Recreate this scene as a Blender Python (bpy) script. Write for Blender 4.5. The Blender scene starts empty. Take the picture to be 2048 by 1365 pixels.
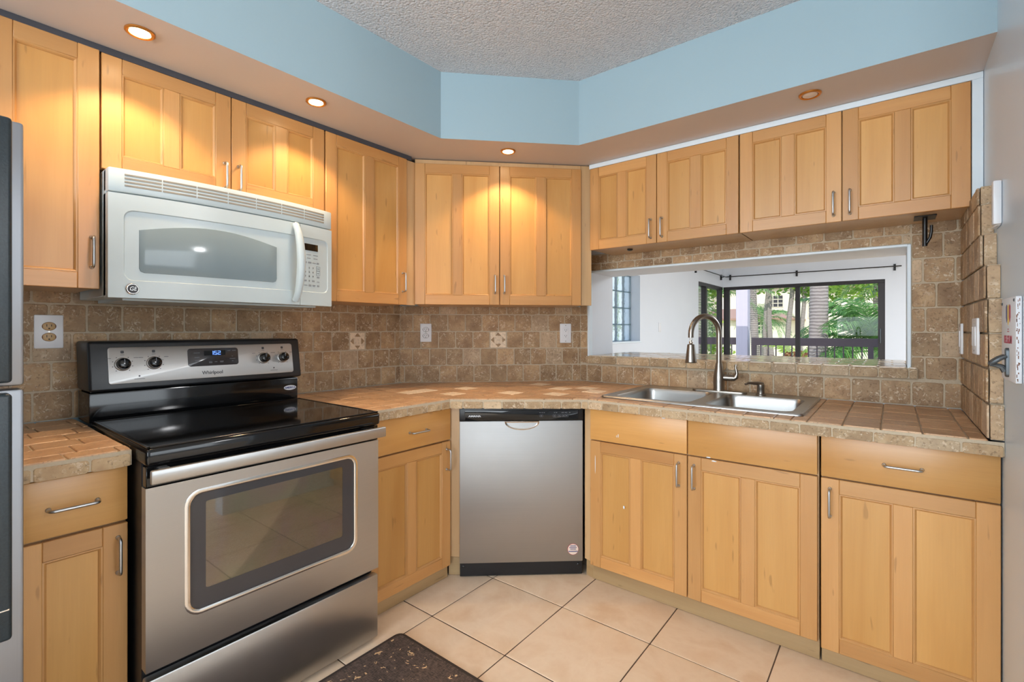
import bpy, bmesh, math, random
from mathutils import Vector, Matrix
random.seed(11)
S = bpy.context.scene
COL = S.collection
PI = math.pi

# ------------------------------------------------------------------ camera
cd = bpy.data.cameras.new('camera'); cam = bpy.data.objects.new('camera', cd); COL.objects.link(cam)
cam.location = (0, 0, 1.22); cam.rotation_euler = (PI/2, 0, math.radians(38.3))
cd.sensor_width = 36; cd.lens = 963/2048*36; cd.shift_y = -22.5/2048
cd.clip_start = .02; cd.clip_end = 400
S.camera = cam

# ------------------------------------------------------------------ world, sun, exposure
w = bpy.data.worlds.new('sky'); S.world = w; w.use_nodes = True
wn = w.node_tree.nodes; wl = w.node_tree.links
bg = wn['Background']
tc = wn.new('ShaderNodeTexCoord'); sp = wn.new('ShaderNodeSeparateXYZ'); rp = wn.new('ShaderNodeValToRGB')
wl.new(tc.outputs['Generated'], sp.inputs[0]); wl.new(sp.outputs[2], rp.inputs[0]); wl.new(rp.outputs[0], bg.inputs[0])
rp.color_ramp.elements[0].color = (.95, .98, 1, 1); rp.color_ramp.elements[1].color = (.45, .66, 1, 1)
rp.color_ramp.elements[1].position = .8
bg.inputs[1].default_value = 1.5
sl = bpy.data.lights.new('sun', 'SUN'); so = bpy.data.objects.new('sun', sl); COL.objects.link(so)
sl.energy = 3.2; sl.angle = .01; sl.color = (1, .95, .86)
so.rotation_euler = (math.radians(48), 0, math.radians(24))

def area(name, loc, rot, sx, sy, power, color):
    l = bpy.data.lights.new(name, 'AREA'); l.shape = 'RECTANGLE'; l.size = sx; l.size_y = sy
    l.energy = power; l.color = color
    o = bpy.data.objects.new(name, l); COL.objects.link(o); o.location = loc; o.rotation_euler = rot
    return o
# added cool fill lights behind and to the right of the camera
area('rear_fill', (-.3, -3.36, 1.45), (math.radians(90), 0, 0), 3.6, 1.9, 150, (.82, .92, 1))
area('side_fill', (4.36, .4, 1.45), (math.radians(90), 0, math.radians(90)), 2.6, 1.9, 60, (.84, .93, 1))
# added fill light under the living room ceiling, no lamp there
area('living_fill', (1.6, 6.2, 2.44), (0, 0, 0), 2.4, 2.4, 185, (.86, .93, 1))
S.view_settings.view_transform = 'Standard'; S.view_settings.look = 'None'
S.view_settings.exposure = 0; S.view_settings.gamma = 1; S.view_settings.use_curve_mapping = False

# ------------------------------------------------------------------ materials
def lin(r, g=None, b=None):
    if g is None: r, g, b = r
    f = lambda c: (c/255/12.92) if c/255 <= .04045 else ((c/255+.055)/1.055)**2.4
    return (f(r), f(g), f(b), 1)

class NT:
    def __init__(s, name):
        s.m = bpy.data.materials.new(name); s.m.use_nodes = True
        s.t = s.m.node_tree; s.n = s.t.nodes; s.l = s.t.links
        s.b = s.n['Principled BSDF']; s.out = s.n['Material Output']
    def new(s, k, **kw):
        x = s.n.new('ShaderNode'+k)
        for a, v in kw.items(): setattr(x, a, v)
        return x
    def link(s, a, b): s.l.new(a, b)
    def coords(s, kind='Object', scale=(1, 1, 1), add=None):
        t = s.new('TexCoord'); m = s.new('Mapping'); m.inputs['Scale'].default_value = scale
        src = t.outputs[kind]
        if add is not None:
            v = s.new('VectorMath', operation='ADD'); s.link(src, v.inputs[0]); s.link(add, v.inputs[1]); src = v.outputs[0]
        s.link(src, m.inputs[0]); return m.outputs[0]
    def noise(s, vec, scale=5, detail=4, rough=.5, dist=0):
        x = s.new('TexNoise'); x.inputs['Scale'].default_value = scale; x.inputs['Detail'].default_value = detail
        x.inputs['Roughness'].default_value = rough; x.inputs['Distortion'].default_value = dist
        s.link(vec, x.inputs['Vector']); return x.outputs['Fac']
    def ramp(s, fac, stops, interp='LINEAR'):
        r = s.new('ValToRGB'); r.color_ramp.interpolation = interp; e = r.color_ramp.elements
        while len(e) < len(stops): e.new(.5)
        for el, (p, c) in zip(e, stops):
            el.position = p; el.color = c if len(c) == 4 else (*c, 1)
        s.link(fac, r.inputs[0]); return r.outputs[0]
    def mix(s, f, a, b, mode='MIX'):
        x = s.new('Mix', data_type='RGBA', blend_type=mode)
        for i, v in ((0, f), (6, a), (7, b)):
            if isinstance(v, (float, int)): x.inputs[i].default_value = v
            elif isinstance(v, tuple): x.inputs[i].default_value = v
            else: s.link(v, x.inputs[i])
        return x.outputs[2]
    def math(s, op, a, b=None):
        x = s.new('Math', operation=op)
        for i, v in enumerate((a, b)):
            if v is None: continue
            if isinstance(v, (float, int)): x.inputs[i].default_value = v
            else: s.link(v, x.inputs[i])
        return x.outputs[0]
    def attr(s, name='tint'):
        a = s.new('Attribute'); a.attribute_name = name
        p = s.new('SeparateColor'); s.link(a.outputs['Color'], p.inputs[0]); return p.outputs
    def bump(s, h, strength=.3, dist=.01):
        b = s.new('Bump'); b.inputs['Strength'].default_value = strength; b.inputs['Distance'].default_value = dist
        s.link(h, b.inputs['Height']); s.link(b.outputs[0], s.b.inputs['Normal'])
    def set(s, **kw):
        for k, v in kw.items():
            i = s.b.inputs[k.replace('_', ' ')]
            if isinstance(v, (float, int, tuple)): i.default_value = v
            else: s.link(v, i)
        return s

BLK = (0, 0, 0, 1); WHT = (1, 1, 1, 1)
def plain(name, c, rough=.5, metal=0, bump=None, **kw):
    t = NT(name); v = t.coords()
    n = t.noise(v, 9, 3)
    t.set(Base_Color=t.mix(n, tuple(x*.94 for x in c[:3])+(1,), tuple(min(1, x*1.04) for x in c[:3])+(1,)), Roughness=rough, Metallic=metal, **kw)
    if bump: t.bump(t.noise(v, bump[0], 4), bump[1], .002)
    return t.m

def wood(name, horiz, c1, c2, c3):
    t = NT(name); a = t.attr(); oi = t.new('ObjectInfo')
    cb = t.new('CombineXYZ'); r = t.math('MULTIPLY', oi.outputs['Random'], 17.0); g = t.math('MULTIPLY', a[1], 9.0)
    for i in (0, 1, 2): t.link(t.math('ADD', r, g), cb.inputs[i])
    sc = (1.1, 9, 9) if horiz else (9, 9, 1.1)
    v = t.coords('Object', sc, cb.outputs[0])
    big = t.noise(v, .8, 4, .5, .9)
    sc2 = (5, 150, 150) if horiz else (150, 150, 5)
    fine = t.noise(t.coords('Object', sc2, cb.outputs[0]), 1.0, 3, .6)
    sc3 = (10, 60, 60) if horiz else (60, 60, 10)
    fleck = t.noise(t.coords('Object', sc3, cb.outputs[0]), 1.0, 1, .4)
    c = t.ramp(big, [(.28, c1), (.52, c2), (.73, c3)])
    c = t.mix(t.math('MULTIPLY', fine, .5), c, tuple(x*.78 for x in c2[:3])+(1,))
    c = t.mix(t.ramp(fleck, [(.72, BLK), (.78, (.45, .45, .45, 1))]), c, tuple(x*.5 for x in c3[:3])+(1,))
    hs = t.new('HueSaturation'); t.link(c, hs.inputs['Color'])
    t.link(t.math('ADD', t.math('MULTIPLY', a[0], .22), .89), hs.inputs['Value'])
    t.set(Base_Color=hs.outputs[0], Roughness=t.math('ADD', t.math('MULTIPLY', fine, .12), .3), Coat_Weight=.25, Coat_Roughness=.25)
    t.bump(fine, .06, .001)
    return t.m

M = {}
M['wood_v'] = wood('maple_vertical', False, lin(212, 160, 100), lin(204, 150, 90), lin(194, 137, 78))
M['wood_h'] = wood('maple_horizontal', True, lin(212, 160, 100), lin(203, 149, 89), lin(192, 135, 76))
M['wood_p'] = wood('maple_panel', False, lin(218, 166, 98), lin(209, 155, 86), lin(198, 141, 72))
M['wood_drawer'] = wood('maple_drawer', True, lin(217, 164, 97), lin(208, 153, 86), lin(196, 139, 74))
M['carcass'] = wood('birch_carcass', False, lin(214, 178, 132), lin(204, 166, 120), lin(194, 154, 108))
M['kick'] = wood('worn_kick', True, lin(188, 160, 118), lin(176, 146, 104), lin(150, 122, 84))

def travertine(name, ca, cb_, cc, cream, pits=True, rough=.6, bump=.5):
    t = NT(name); a = t.attr()
    cv = t.new('CombineXYZ'); o = t.math('MULTIPLY', a[2], 13.0)
    for i in (0, 1, 2): t.link(o, cv.inputs[i])
    v = t.coords('Object', (1, 1, 1), cv.outputs[0])
    n1 = t.noise(v, 14, 5, .55, .3)
    c = t.ramp(n1, [(.3, ca), (.5, cb_), (.72, cc)])
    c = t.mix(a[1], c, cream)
    n2 = t.noise(v, 60, 6, .65)
    c = t.mix(t.ramp(n2, [(.52, BLK), (.7, (.5, .5, .5, 1))]), c, tuple(x*.5 for x in ca[:3])+(1,))
    hs = t.new('HueSaturation'); t.link(c, hs.inputs['Color'])
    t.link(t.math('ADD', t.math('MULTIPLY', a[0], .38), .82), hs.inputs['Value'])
    c = hs.outputs[0]
    n3 = t.noise(v, 62, 4, .62, 1.4)
    n4 = t.noise(v, 16, 2, .5)
    pit = t.math('MULTIPLY', t.ramp(n3, [(.545, BLK), (.60, WHT)]), t.ramp(n4, [(.38, BLK), (.58, WHT)]))
    if pits:
        c = t.mix(t.math('MULTIPLY', pit, .72), c, lin(226, 208, 182))
    hole = t.ramp(t.noise(v, 110, 3, .6), [(.60, BLK), (.66, WHT)])
    c = t.mix(t.math('MULTIPLY', hole, .4), c, lin(80, 58, 40))
    t.set(Base_Color=c, Roughness=rough)
    h = t.math('SUBTRACT', t.math('MULTIPLY', n2, .5), t.math('MULTIPLY', t.math('ADD', pit, hole), .45))
    t.bump(h, bump, .003)
    return t.m
M['tile'] = travertine('travertine_tile', lin(190, 160, 122), lin(170, 138, 102), lin(142, 110, 78), lin(234, 216, 190))
M['tile_top'] = travertine('travertine_counter', lin(212, 174, 136), lin(200, 160, 121), lin(182, 139, 102), lin(244, 226, 200), False, .36, .3)
M['tile_sill'] = travertine('travertine_sill_glare', lin(214, 194, 168), lin(204, 182, 154), lin(196, 174, 146), lin(238, 222, 196), False, .12, .06)  # paler than the wall tile, with window glare painted into the colour
M['tile_edge'] = travertine('travertine_edge', lin(196, 170, 134), lin(180, 152, 116), lin(160, 130, 96), lin(226, 208, 182))
t = NT('grout'); v = t.coords(); n = t.noise(v, 120, 4)
t.set(Base_Color=t.mix(n, lin(178, 162, 138), lin(205, 190, 166)), Roughness=.9); t.bump(n, .3, .002); M['grout'] = t.m

def wallpaint(name, c, r=.45):
    t = NT(name); v = t.coords(); n = t.noise(v, 220, 3); n2 = t.noise(v, 3, 3)
    t.set(Base_Color=t.mix(n2, tuple(x*.96 for x in c[:3])+(1,), c), Roughness=r); t.bump(n, .08, .001); return t.m
M['blue'] = wallpaint('pale_blue_paint', lin(160, 185, 196))
M['pale'] = wallpaint('pale_grey_blue_paint', lin(208, 224, 238), .3)
M['white'] = wallpaint('white_wall_paint', lin(226, 232, 240))
M['soffit'] = wallpaint('soffit_warm_tint', lin(206, 196, 190))  # underside colour warmed to carry lamplight and bounce from the wood
M['trimwhite'] = plain('trim_white', lin(226, 238, 246), .4)
t = NT('popcorn_ceiling'); v = t.coords()
vo = t.new('TexVoronoi'); vo.inputs['Scale'].default_value = 95; t.link(v, vo.inputs['Vector'])
n = t.noise(v, 130, 4, .6); n2 = t.noise(v, 60, 2)
h = t.math('ADD', t.math('MULTIPLY', vo.outputs['Distance'], -.9), n)
t.set(Base_Color=t.mix(n2, lin(222, 224, 228), lin(238, 241, 246)), Roughness=.95); t.bump(h, 1.0, .011); M['popcorn'] = t.m
t = NT('beige_floor_tile'); v = t.coords(); a = t.attr()
n = t.noise(v, 4.5, 5, .6, .4); n2 = t.noise(v, 40, 5, .65)
c = t.ramp(n, [(.3, lin(226, 198, 168)), (.5, lin(236, 214, 188)), (.7, lin(222, 192, 160))])
c = t.mix(t.math('MULTIPLY', n2, .25), c, lin(206, 176, 146))
hs = t.new('HueSaturation'); t.link(c, hs.inputs['Color']); t.link(t.math('ADD', t.math('MULTIPLY', a[0], .08), .95), hs.inputs['Value'])
t.set(Base_Color=hs.outputs[0], Roughness=.42); t.bump(n2, .03, .001); M['floor'] = t.m
M['floorgrout'] = plain('dark_floor_grout', lin(84, 66, 54), .9)

def steel(name, c, rough, horiz=True, smudge=.12, aniso=0):
    t = NT(name); v = t.coords('Object', (2, 2, 420) if horiz else (420, 420, 2))
    n = t.noise(v, 1, 2); n2 = t.noise(t.coords(), 5, 4, .6, 1.0)
    t.set(Base_Color=t.mix(t.math('MULTIPLY', n, .25), c, tuple(x*.8 for x in c[:3])+(1,)), Metallic=1.0,
          Roughness=t.math('ADD', t.math('ADD', t.math('MULTIPLY', n, .10), t.math('MULTIPLY', n2, smudge)), rough))
    t.bump(n, .03, .0004)
    if aniso:
        tg = t.new('Tangent', direction_type='RADIAL', axis='Z'); t.link(tg.outputs[0], t.b.inputs['Tangent']); t.set(Anisotropic=aniso)
    return t.m
M['steel'] = steel('brushed_stainless', lin(182, 181, 179), .26, True, .12, .75)
M['steel_soft'] = steel('soft_brushed_stainless', lin(184, 184, 183), .46, True, .10, .6)
M['steel_sink'] = steel('sink_stainless', lin(178, 178, 176), .2)
M['nickel'] = steel('satin_nickel', lin(158, 152, 144), .24, False, .02)
M['pull'] = steel('satin_steel_pull', lin(190, 192, 194), .28, False, .02)
M['chrome'] = plain('polished_chrome', lin(226, 224, 220), .12, 1)
M['gunmetal'] = plain('dark_cast_iron', lin(98, 104, 108), .45, .8, (60, .3))
M['fridge_steel'] = steel('grey_fridge_steel', lin(168, 172, 178), .35, False)
M['black_gloss'] = plain('black_enamel', lin(12, 13, 15), .1)
M['black_glass'] = plain('black_glass', lin(9, 9, 11), .04)
M['black_satin'] = plain('black_plastic', lin(22, 24, 28), .38)
M['charcoal'] = plain('charcoal_glass', lin(60, 58, 60), .1)
t = NT('cooktop_glass'); v = t.coords(); n = t.noise(v, 240, 2)
t.set(Base_Color=t.mix(t.ramp(n, [(.72, BLK), (.75, WHT)]), lin(8, 8, 10), lin(120, 112, 104)), Roughness=.06); M['cooktop'] = t.m
t = NT('dark_textured_handle'); v = t.coords(); n = t.noise(v, 260, 3)
t.set(Base_Color=t.mix(n, lin(24, 34, 40), lin(48, 60, 66)), Roughness=.35); t.bump(n, .25, .001); M['fridge_black'] = t.m
M['mw_white'] = plain('white_appliance_enamel', lin(196, 210, 215), .28)
M['mw_dark'] = plain('vent_shadow_grey', lin(146, 142, 132), .6)
M['mw_glass'] = plain('grey_screened_glass', lin(136, 152, 158), .1)
M['plate'] = plain('white_plastic_plate', lin(232, 234, 238), .35)
M['ivory'] = plain('aged_ivory_plastic', lin(196, 160, 108), .4)
M['slot'] = plain('dark_slot', lin(40, 26, 18), .6)
M['print_dark'] = plain('dark_print', lin(52, 52, 56), .5)
M['print_grey'] = plain('grey_print', lin(122, 126, 134), .5)
M['print_white'] = plain('white_print', lin(226, 230, 236), .5)
M['print_red'] = plain('red_print', lin(178, 62, 82), .5)
M['print_yellow'] = plain('yellow_print', lin(236, 204, 96), .5)
M['print_blue'] = plain('blue_print', lin(72, 84, 138), .5)
M['sticker'] = plain('cream_sticker', lin(236, 216, 200), .5)
M['caulk_shade'] = plain('grey_blue_caulk_shade', lin(66, 68, 76), .7)
M['brass'] = plain('tarnished_brass', lin(206, 140, 66), .3, .8)
M['backing'] = plain('rust_stain', lin(122, 74, 40), .6)
M['black_metal'] = plain('black_metal', lin(18, 18, 20), .3)
M['frame_black'] = plain('dark_bronze_frame', lin(40, 36, 38), .4)
t = NT('mat_rubber'); v = t.coords('Object', (1, 1, 1)); n = t.noise(t.coords('Object', (300, 60, 300)), 1, 3, .6); n2 = t.noise(t.coords('Object', (60, 300, 300)), 1, 3, .6)
k = t.math('MULTIPLY', t.math('ADD', n, n2), .5)
c = t.ramp(k, [(.38, lin(42, 34, 32)), (.62, lin(100, 82, 72))])
pe = t.math('MULTIPLY', t.ramp(t.noise(v, 42, 3, .55, .8), [(.64, BLK), (.655, WHT)]), t.ramp(t.noise(v, 5.5, 2), [(.47, BLK), (.5, WHT)]))
t.set(Base_Color=t.mix(pe, c, lin(216, 178, 132)), Roughness=.75); t.bump(t.math('SUBTRACT', k, pe), .5, .002); M['mat'] = t.m
M['mat_edge'] = plain('mat_edge', lin(52, 42, 38), .7, 0, (200, .2))

def emit(name, c, s):
    t = NT(name); t.set(Base_Color=BLK, Emission_Color=c, Emission_Strength=s); return t.m
M['bulb'] = emit('lit_halogen_bulb', (1, .78, .5, 1), 28)
M['led_blue'] = emit('blue_led_digits', lin(96, 140, 255), 3.0)
M['led_green'] = emit('green_led_digits', lin(110, 230, 70), .8)
M['bulb_off'] = plain('unlit_halogen_bulb', lin(226, 206, 190), .15)

def glass(name, tint, gl=.12, rough=.02, fac=None):
    t = NT(name); t.n.remove(t.b)
    tr = t.new('BsdfTransparent'); tr.inputs[0].default_value = tint
    g = t.new('BsdfGlossy'); g.inputs['Roughness'].default_value = rough
    fr = t.new('Fresnel'); fr.inputs[0].default_value = 1.45
    mx = t.new('MixShader'); t.link(t.math('MULTIPLY', fr.outputs[0], gl*8), mx.inputs[0])
    t.link(tr.outputs[0], mx.inputs[1]); t.link(g.outputs[0], mx.inputs[2]); t.link(mx.outputs[0], t.out.inputs[0]); return t.m
M['pane'] = glass('clear_pane', (.97, .98, .98, 1), .05)
t = NT('screened_oven_pane'); wv = t.new('TexWave', wave_type='BANDS', bands_direction='Z'); t.link(t.coords(), wv.inputs['Vector']); wv.inputs['Scale'].default_value = 62
n = t.noise(t.coords(), 7, 3, .5, .5); c = t.ramp(n, [(.32, lin(116, 112, 76)), (.5, lin(126, 106, 82)), (.7, lin(120, 94, 98))])
t.set(Base_Color=c, Roughness=.08, Coat_Weight=.6, Coat_Roughness=.03)
tr = t.new('BsdfTransparent'); tr.inputs[0].default_value = (.85, .8, .7, 1); mx = t.new('MixShader'); t.link(t.math('ADD', t.math('MULTIPLY', wv.outputs['Fac'], .22), .26), mx.inputs[0])
t.link(tr.outputs[0], mx.inputs[1]); t.link(t.b.outputs[0], mx.inputs[2])
gl = t.new('BsdfGlossy'); gl.inputs['Roughness'].default_value = .03; fr_ = t.new('Fresnel'); fr_.inputs[0].default_value = 1.9; m2 = t.new('MixShader')
t.link(fr_.outputs[0], m2.inputs[0]); t.link(mx.outputs[0], m2.inputs[1]); t.link(gl.outputs[0], m2.inputs[2]); t.link(m2.outputs[0], t.out.inputs[0]); M['oven_pane'] = t.m
t = NT('glass_block'); v = t.coords(); n = t.noise(v, 16, 2, .5, 1)
t.set(Base_Color=t.mix(n, lin(206, 228, 240), lin(240, 248, 252)), Roughness=.12, Transmission_Weight=.8, IOR=1.15); t.bump(n, .4, .02); M['block'] = t.m
M['mortar'] = plain('block_mortar', lin(116, 140, 150), .8)
M['cavity'] = plain('oven_cavity', lin(226, 200, 160), .5)  # lightened tan to make up for the little light inside
M['stucco'] = plain('cream_stucco', lin(250, 238, 214), .9)
M['roof'] = plain('terracotta_roof', lin(176, 138, 120), .8)
M['lilac'] = plain('lilac_post_paint', lin(206, 198, 214), .7)
M['rail'] = plain('brown_rail_paint', lin(98, 82, 88), .6)
M['concrete'] = plain('balcony_concrete', lin(190, 186, 180), .9)
t = NT('lawn'); v = t.coords(); n = t.noise(v, 2.5, 5); t.set(Base_Color=t.mix(n, lin(96, 128, 62), lin(196, 190, 160)), Roughness=.95); M['lawn'] = t.m
t = NT('palm_bark'); wv = t.new('TexWave', wave_type='BANDS', bands_direction='Z'); v = t.coords(); t.link(v, wv.inputs['Vector'])
wv.inputs['Scale'].default_value = 4.2; wv.inputs['Distortion'].default_value = 2.5; wv.inputs['Detail'].default_value = 3
n = t.noise(v, 14, 5); c = t.mix(wv.outputs['Fac'], lin(150, 138, 136), lin(196, 184, 178)); c = t.mix(t.math('MULTIPLY', n, .5), c, lin(120, 106, 100))
t.set(Base_Color=c, Roughness=.9); t.bump(wv.outputs['Fac'], .5, .02); M['bark'] = t.m
def leaf(name, a, b, tr=.3):
    t = NT(name); at = t.attr(); n = t.noise(t.coords(), 3, 2)
    c = t.mix(at[0], a, b); c = t.mix(t.math('MULTIPLY', n, .3), c, b)
    t.set(Base_Color=c, Roughness=.45); t.n.remove  # keep principled
    d = t.new('BsdfTranslucent'); t.link(c, d.inputs[0]); mx = t.new('MixShader'); mx.inputs[0].default_value = tr
    t.link(t.b.outputs[0], mx.inputs[1]); t.link(d.outputs[0], mx.inputs[2]); t.link(mx.outputs[0], t.out.inputs[0]); return t.m
M['frond'] = leaf('palm_frond', lin(50, 110, 52), lin(128, 176, 88))
M['frond_pale'] = leaf('pale_palm_frond', lin(92, 140, 92), lin(168, 196, 128))
M['leaf'] = leaf('tree_leaf', lin(64, 122, 44), lin(176, 206, 84), .4)
M['leaf_red'] = leaf('red_shrub_leaf', lin(126, 56, 52), lin(186, 140, 92), .3)
M['leaf_lime'] = leaf('lime_leaf', lin(128, 176, 60), lin(206, 226, 110), .4)

# ------------------------------------------------------------------ mesh helpers
def BM():
    bm = bmesh.new(); bm.loops.layers.float_color.new('tint'); return bm
def paint(bm, faces, tint=None, mat=0):
    L = bm.loops.layers.float_color['tint']
    c = tint if tint is not None else (.5, 0, .3)
    for f in faces:
        f.material_index = mat
        for l in f.loops: l[L] = (c[0], c[1], c[2], 1)
def rt(): return (random.random(), random.random(), random.random())
def box(bm, x0, x1, y0, y1, z0, z1, bev=0, mat=0, tint=None, seg=1):
    vs = [bm.verts.new((x, y, z)) for x in (x0, x1) for y in (y0, y1) for z in (z0, z1)]
    fs = [bm.faces.new([vs[i] for i in q]) for q in ((0, 1, 3, 2), (4, 6, 7, 5), (0, 4, 5, 1), (2, 3, 7, 6), (0, 2, 6, 4), (1, 5, 7, 3))]
    if bev:
        es = list({e for f in fs for e in f.edges})
        r = bmesh.ops.bevel(bm, geom=es, offset=bev, segments=seg, affect='EDGES', profile=.5)
        fs = list({f for v in r['verts'] for f in v.link_faces} | {f for f in fs if f.is_valid})
    paint(bm, fs, tint, mat); return fs
def prism(bm, pts, y0, y1, mat=0, tint=None, bev=0, plane='XZ', seg=2):
    """pts: ccw seen from the front (-Y) in x,z; front at y0. plane XY: extrude from z=y0 (top) down to y1"""
    mk = (lambda p, d: (p[0], d, p[1])) if plane == 'XZ' else (lambda p, d: (p[0], p[1], d))
    loops = []
    if bev:
        s = 1 if y1 > y0 else -1
        n = len(pts)
        for k in range(seg+1):
            a = k/seg*PI/2
            ins = bev*(1-math.sin(a)); dep = bev*(1-math.cos(a))
            q = inset(pts, ins) if ins > 1e-7 else pts
            loops.append([bm.verts.new(mk(p, y0+s*dep)) for p in q])
    else: loops.append([bm.verts.new(mk(p, y0)) for p in pts])
    loops.append([bm.verts.new(mk(p, y1)) for p in pts])
    fs = [bm.faces.new(loops[0]), bm.faces.new(list(reversed(loops[-1])))]
    n = len(pts)
    for A, B in zip(loops, loops[1:]):
        for i in range(n):
            j = (i+1) % n; fs.append(bm.faces.new((A[i], B[i], B[j], A[j])))
    paint(bm, fs, tint, mat); return fs
def inset(pts, d):
    n = len(pts); out = []
    for i in range(n):
        p, a, b = Vector(pts[i]).to_2d(), Vector(pts[i-1]).to_2d(), Vector(pts[(i+1) % n]).to_2d()
        e1 = (p-a); e2 = (b-p)
        e1 = e1.normalized() if e1.length > 1e-9 else Vector((1, 0)); e2 = e2.normalized() if e2.length > 1e-9 else e1
        n1 = Vector((-e1.y, e1.x)); n2 = Vector((-e2.y, e2.x))
        m = n1+n2
        m = m/max(.3, m.dot(m)/2) if m.length > 1e-6 else n1
        q = p+m*d; out.append((q.x, q.y))
    return out
def rrect(x0, x1, z0, z1, r, n=5):
    pts = []
    for cx, cz, a in ((x1-r, z0+r, -90), (x1-r, z1-r, 0), (x0+r, z1-r, 90), (x0+r, z0+r, 180)):
        for k in range(n+1):
            t_ = math.radians(a+90*k/n); pts.append((cx+r*math.cos(t_), cz+r*math.sin(t_)))
    return pts
def circ(cx, cz, r, n=24, rz=None):
    rz = rz or r
    return [(cx+r*math.cos(2*PI*k/n), cz+rz*math.sin(2*PI*k/n)) for k in range(n)]
def tube(bm, path, rad, seg=10, mat=0, tint=None, cap=True):
    P = [Vector(p) for p in path]; n = len(P)
    R = rad if isinstance(rad, (list, tuple)) else [rad]*n
    rings = []; up = None
    for i in range(n):
        d = (P[min(i+1, n-1)]-P[max(i-1, 0)]).normalized()
        if up is None:
            up = Vector((0, 0, 1)) if abs(d.z) < .9 else Vector((1, 0, 0))
        a = d.cross(up).normalized(); b = a.cross(d).normalized(); up = b
        rings.append([bm.verts.new(P[i]+(a*math.cos(2*PI*k/seg)+b*math.sin(2*PI*k/seg))*R[i]) for k in range(seg)])
    fs = []
    for A, B in zip(rings, rings[1:]):
        for k in range(seg):
            j = (k+1) % seg; fs.append(bm.faces.new((A[k], A[j], B[j], B[k])))
    if cap: fs += [bm.faces.new(list(reversed(rings[0]))), bm.faces.new(rings[-1])]
    paint(bm, fs, tint, mat); return fs
def lathe(bm, prof, c=(0, 0, 0), axis='Z', seg=28, mat=0, tint=None):
    """prof: (radius, height)"""
    rings = []
    for r, h in prof:
        ring = []
        for k in range(seg):
            a = 2*PI*k/seg; u, v_ = r*math.cos(a), r*math.sin(a)
            p = (u, v_, h) if axis == 'Z' else (u, -h, v_)      # axis Y: height goes towards -Y (the front)
            ring.append(bm.verts.new((c[0]+p[0], c[1]+p[1], c[2]+p[2])))
        rings.append(ring)
    fs = []
    for A, B in zip(rings, rings[1:]):
        for k in range(seg):
            j = (k+1) % seg; fs.append(bm.faces.new((A[k], A[j], B[j], B[k])))
    fs += [bm.faces.new(list(reversed(rings[0]))), bm.faces.new(rings[-1])]
    paint(bm, fs, tint, mat); return fs
def build(name, bm, mats, parent=None, loc=None, rotz=0, smooth=40):
    bmesh.ops.remove_doubles(bm, verts=bm.verts, dist=1e-6)
    bmesh.ops.recalc_face_normals(bm, faces=bm.faces)
    me = bpy.data.meshes.new(name); bm.to_mesh(me); bm.free()
    for m in (mats if isinstance(mats, (list, tuple)) else [mats]): me.materials.append(M[m])
    if smooth:
        for p in me.polygons: p.use_smooth = True
        me.set_sharp_from_angle(angle=math.radians(smooth))
    o = bpy.data.objects.new(name, me); COL.objects.link(o)
    if parent: o.parent = parent
    if loc is not None: o.location = loc
    o.rotation_euler[2] = rotz
    return o
def tag(o, label, cat, group=None):
    o['label'] = label; o['category'] = cat
    if group: o['group'] = group
    return o
def thing(name, label, cat, loc=(0, 0, 0), rotz=0, group=None):
    o = bpy.data.objects.new(name, None); COL.objects.link(o); o.location = loc; o.rotation_euler[2] = rotz
    o.empty_display_size = .05
    return tag(o, label, cat, group)
def struct(o): o['kind'] = 'structure'; return o
def text(s, size, mat, parent, x, y, z, name='lettering', rot=(PI/2, 0, 0), ext=.0004, align='CENTER', shear=0, sx=1, bold=0):
    c = bpy.data.curves.new(name, 'FONT'); c.body = s; c.size = size; c.extrude = ext; c.align_x = align; c.align_y = 'CENTER'; c.shear = shear
    c.resolution_u = 3; c.offset = bold
    tmp = bpy.data.objects.new('tmp', c); COL.objects.link(tmp)
    dg = bpy.context.evaluated_depsgraph_get(); dg.update()
    me = bpy.data.meshes.new_from_object(tmp.evaluated_get(dg)); bpy.data.objects.remove(tmp)
    me.materials.clear(); me.materials.append(M[mat])
    o = bpy.data.objects.new(name, me); COL.objects.link(o)
    o.parent = parent; o.location = (x, y, z); o.rotation_euler = rot; o.scale = (sx, 1, 1)
    return o

# ------------------------------------------------------------------ tiles
def clip_rect(t_, r):
    a, b, c, d = max(t_[0], r[0]), min(t_[1], r[1]), max(t_[2], r[2]), min(t_[3], r[3])
    return (a, b, c, d) if b-a > .008 and d-c > .008 else None
def clip_poly(pts, poly):
    out = pts; n = len(poly)
    for i in range(n):
        a, b = poly[i], poly[(i+1) % n]
        f = lambda p: (b[0]-a[0])*(p[1]-a[1])-(b[1]-a[1])*(p[0]-a[0])
        res = []
        for k in range(len(out)):
            p, q = out[k], out[(k+1) % len(out)]
            fp, fq = f(p), f(q)
            if fp >= 0: res.append(p)
            if (fp >= 0) != (fq >= 0):
                s = fp/(fp-fq); res.append((p[0]+s*(q[0]-p[0]), p[1]+s*(q[1]-p[1])))
        out = res
        if len(out) < 3: return None
    return out
def parea(p): return sum(p[i-1][0]*p[i][1]-p[i][0]*p[i-1][1] for i in range(len(p)))/2
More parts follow.
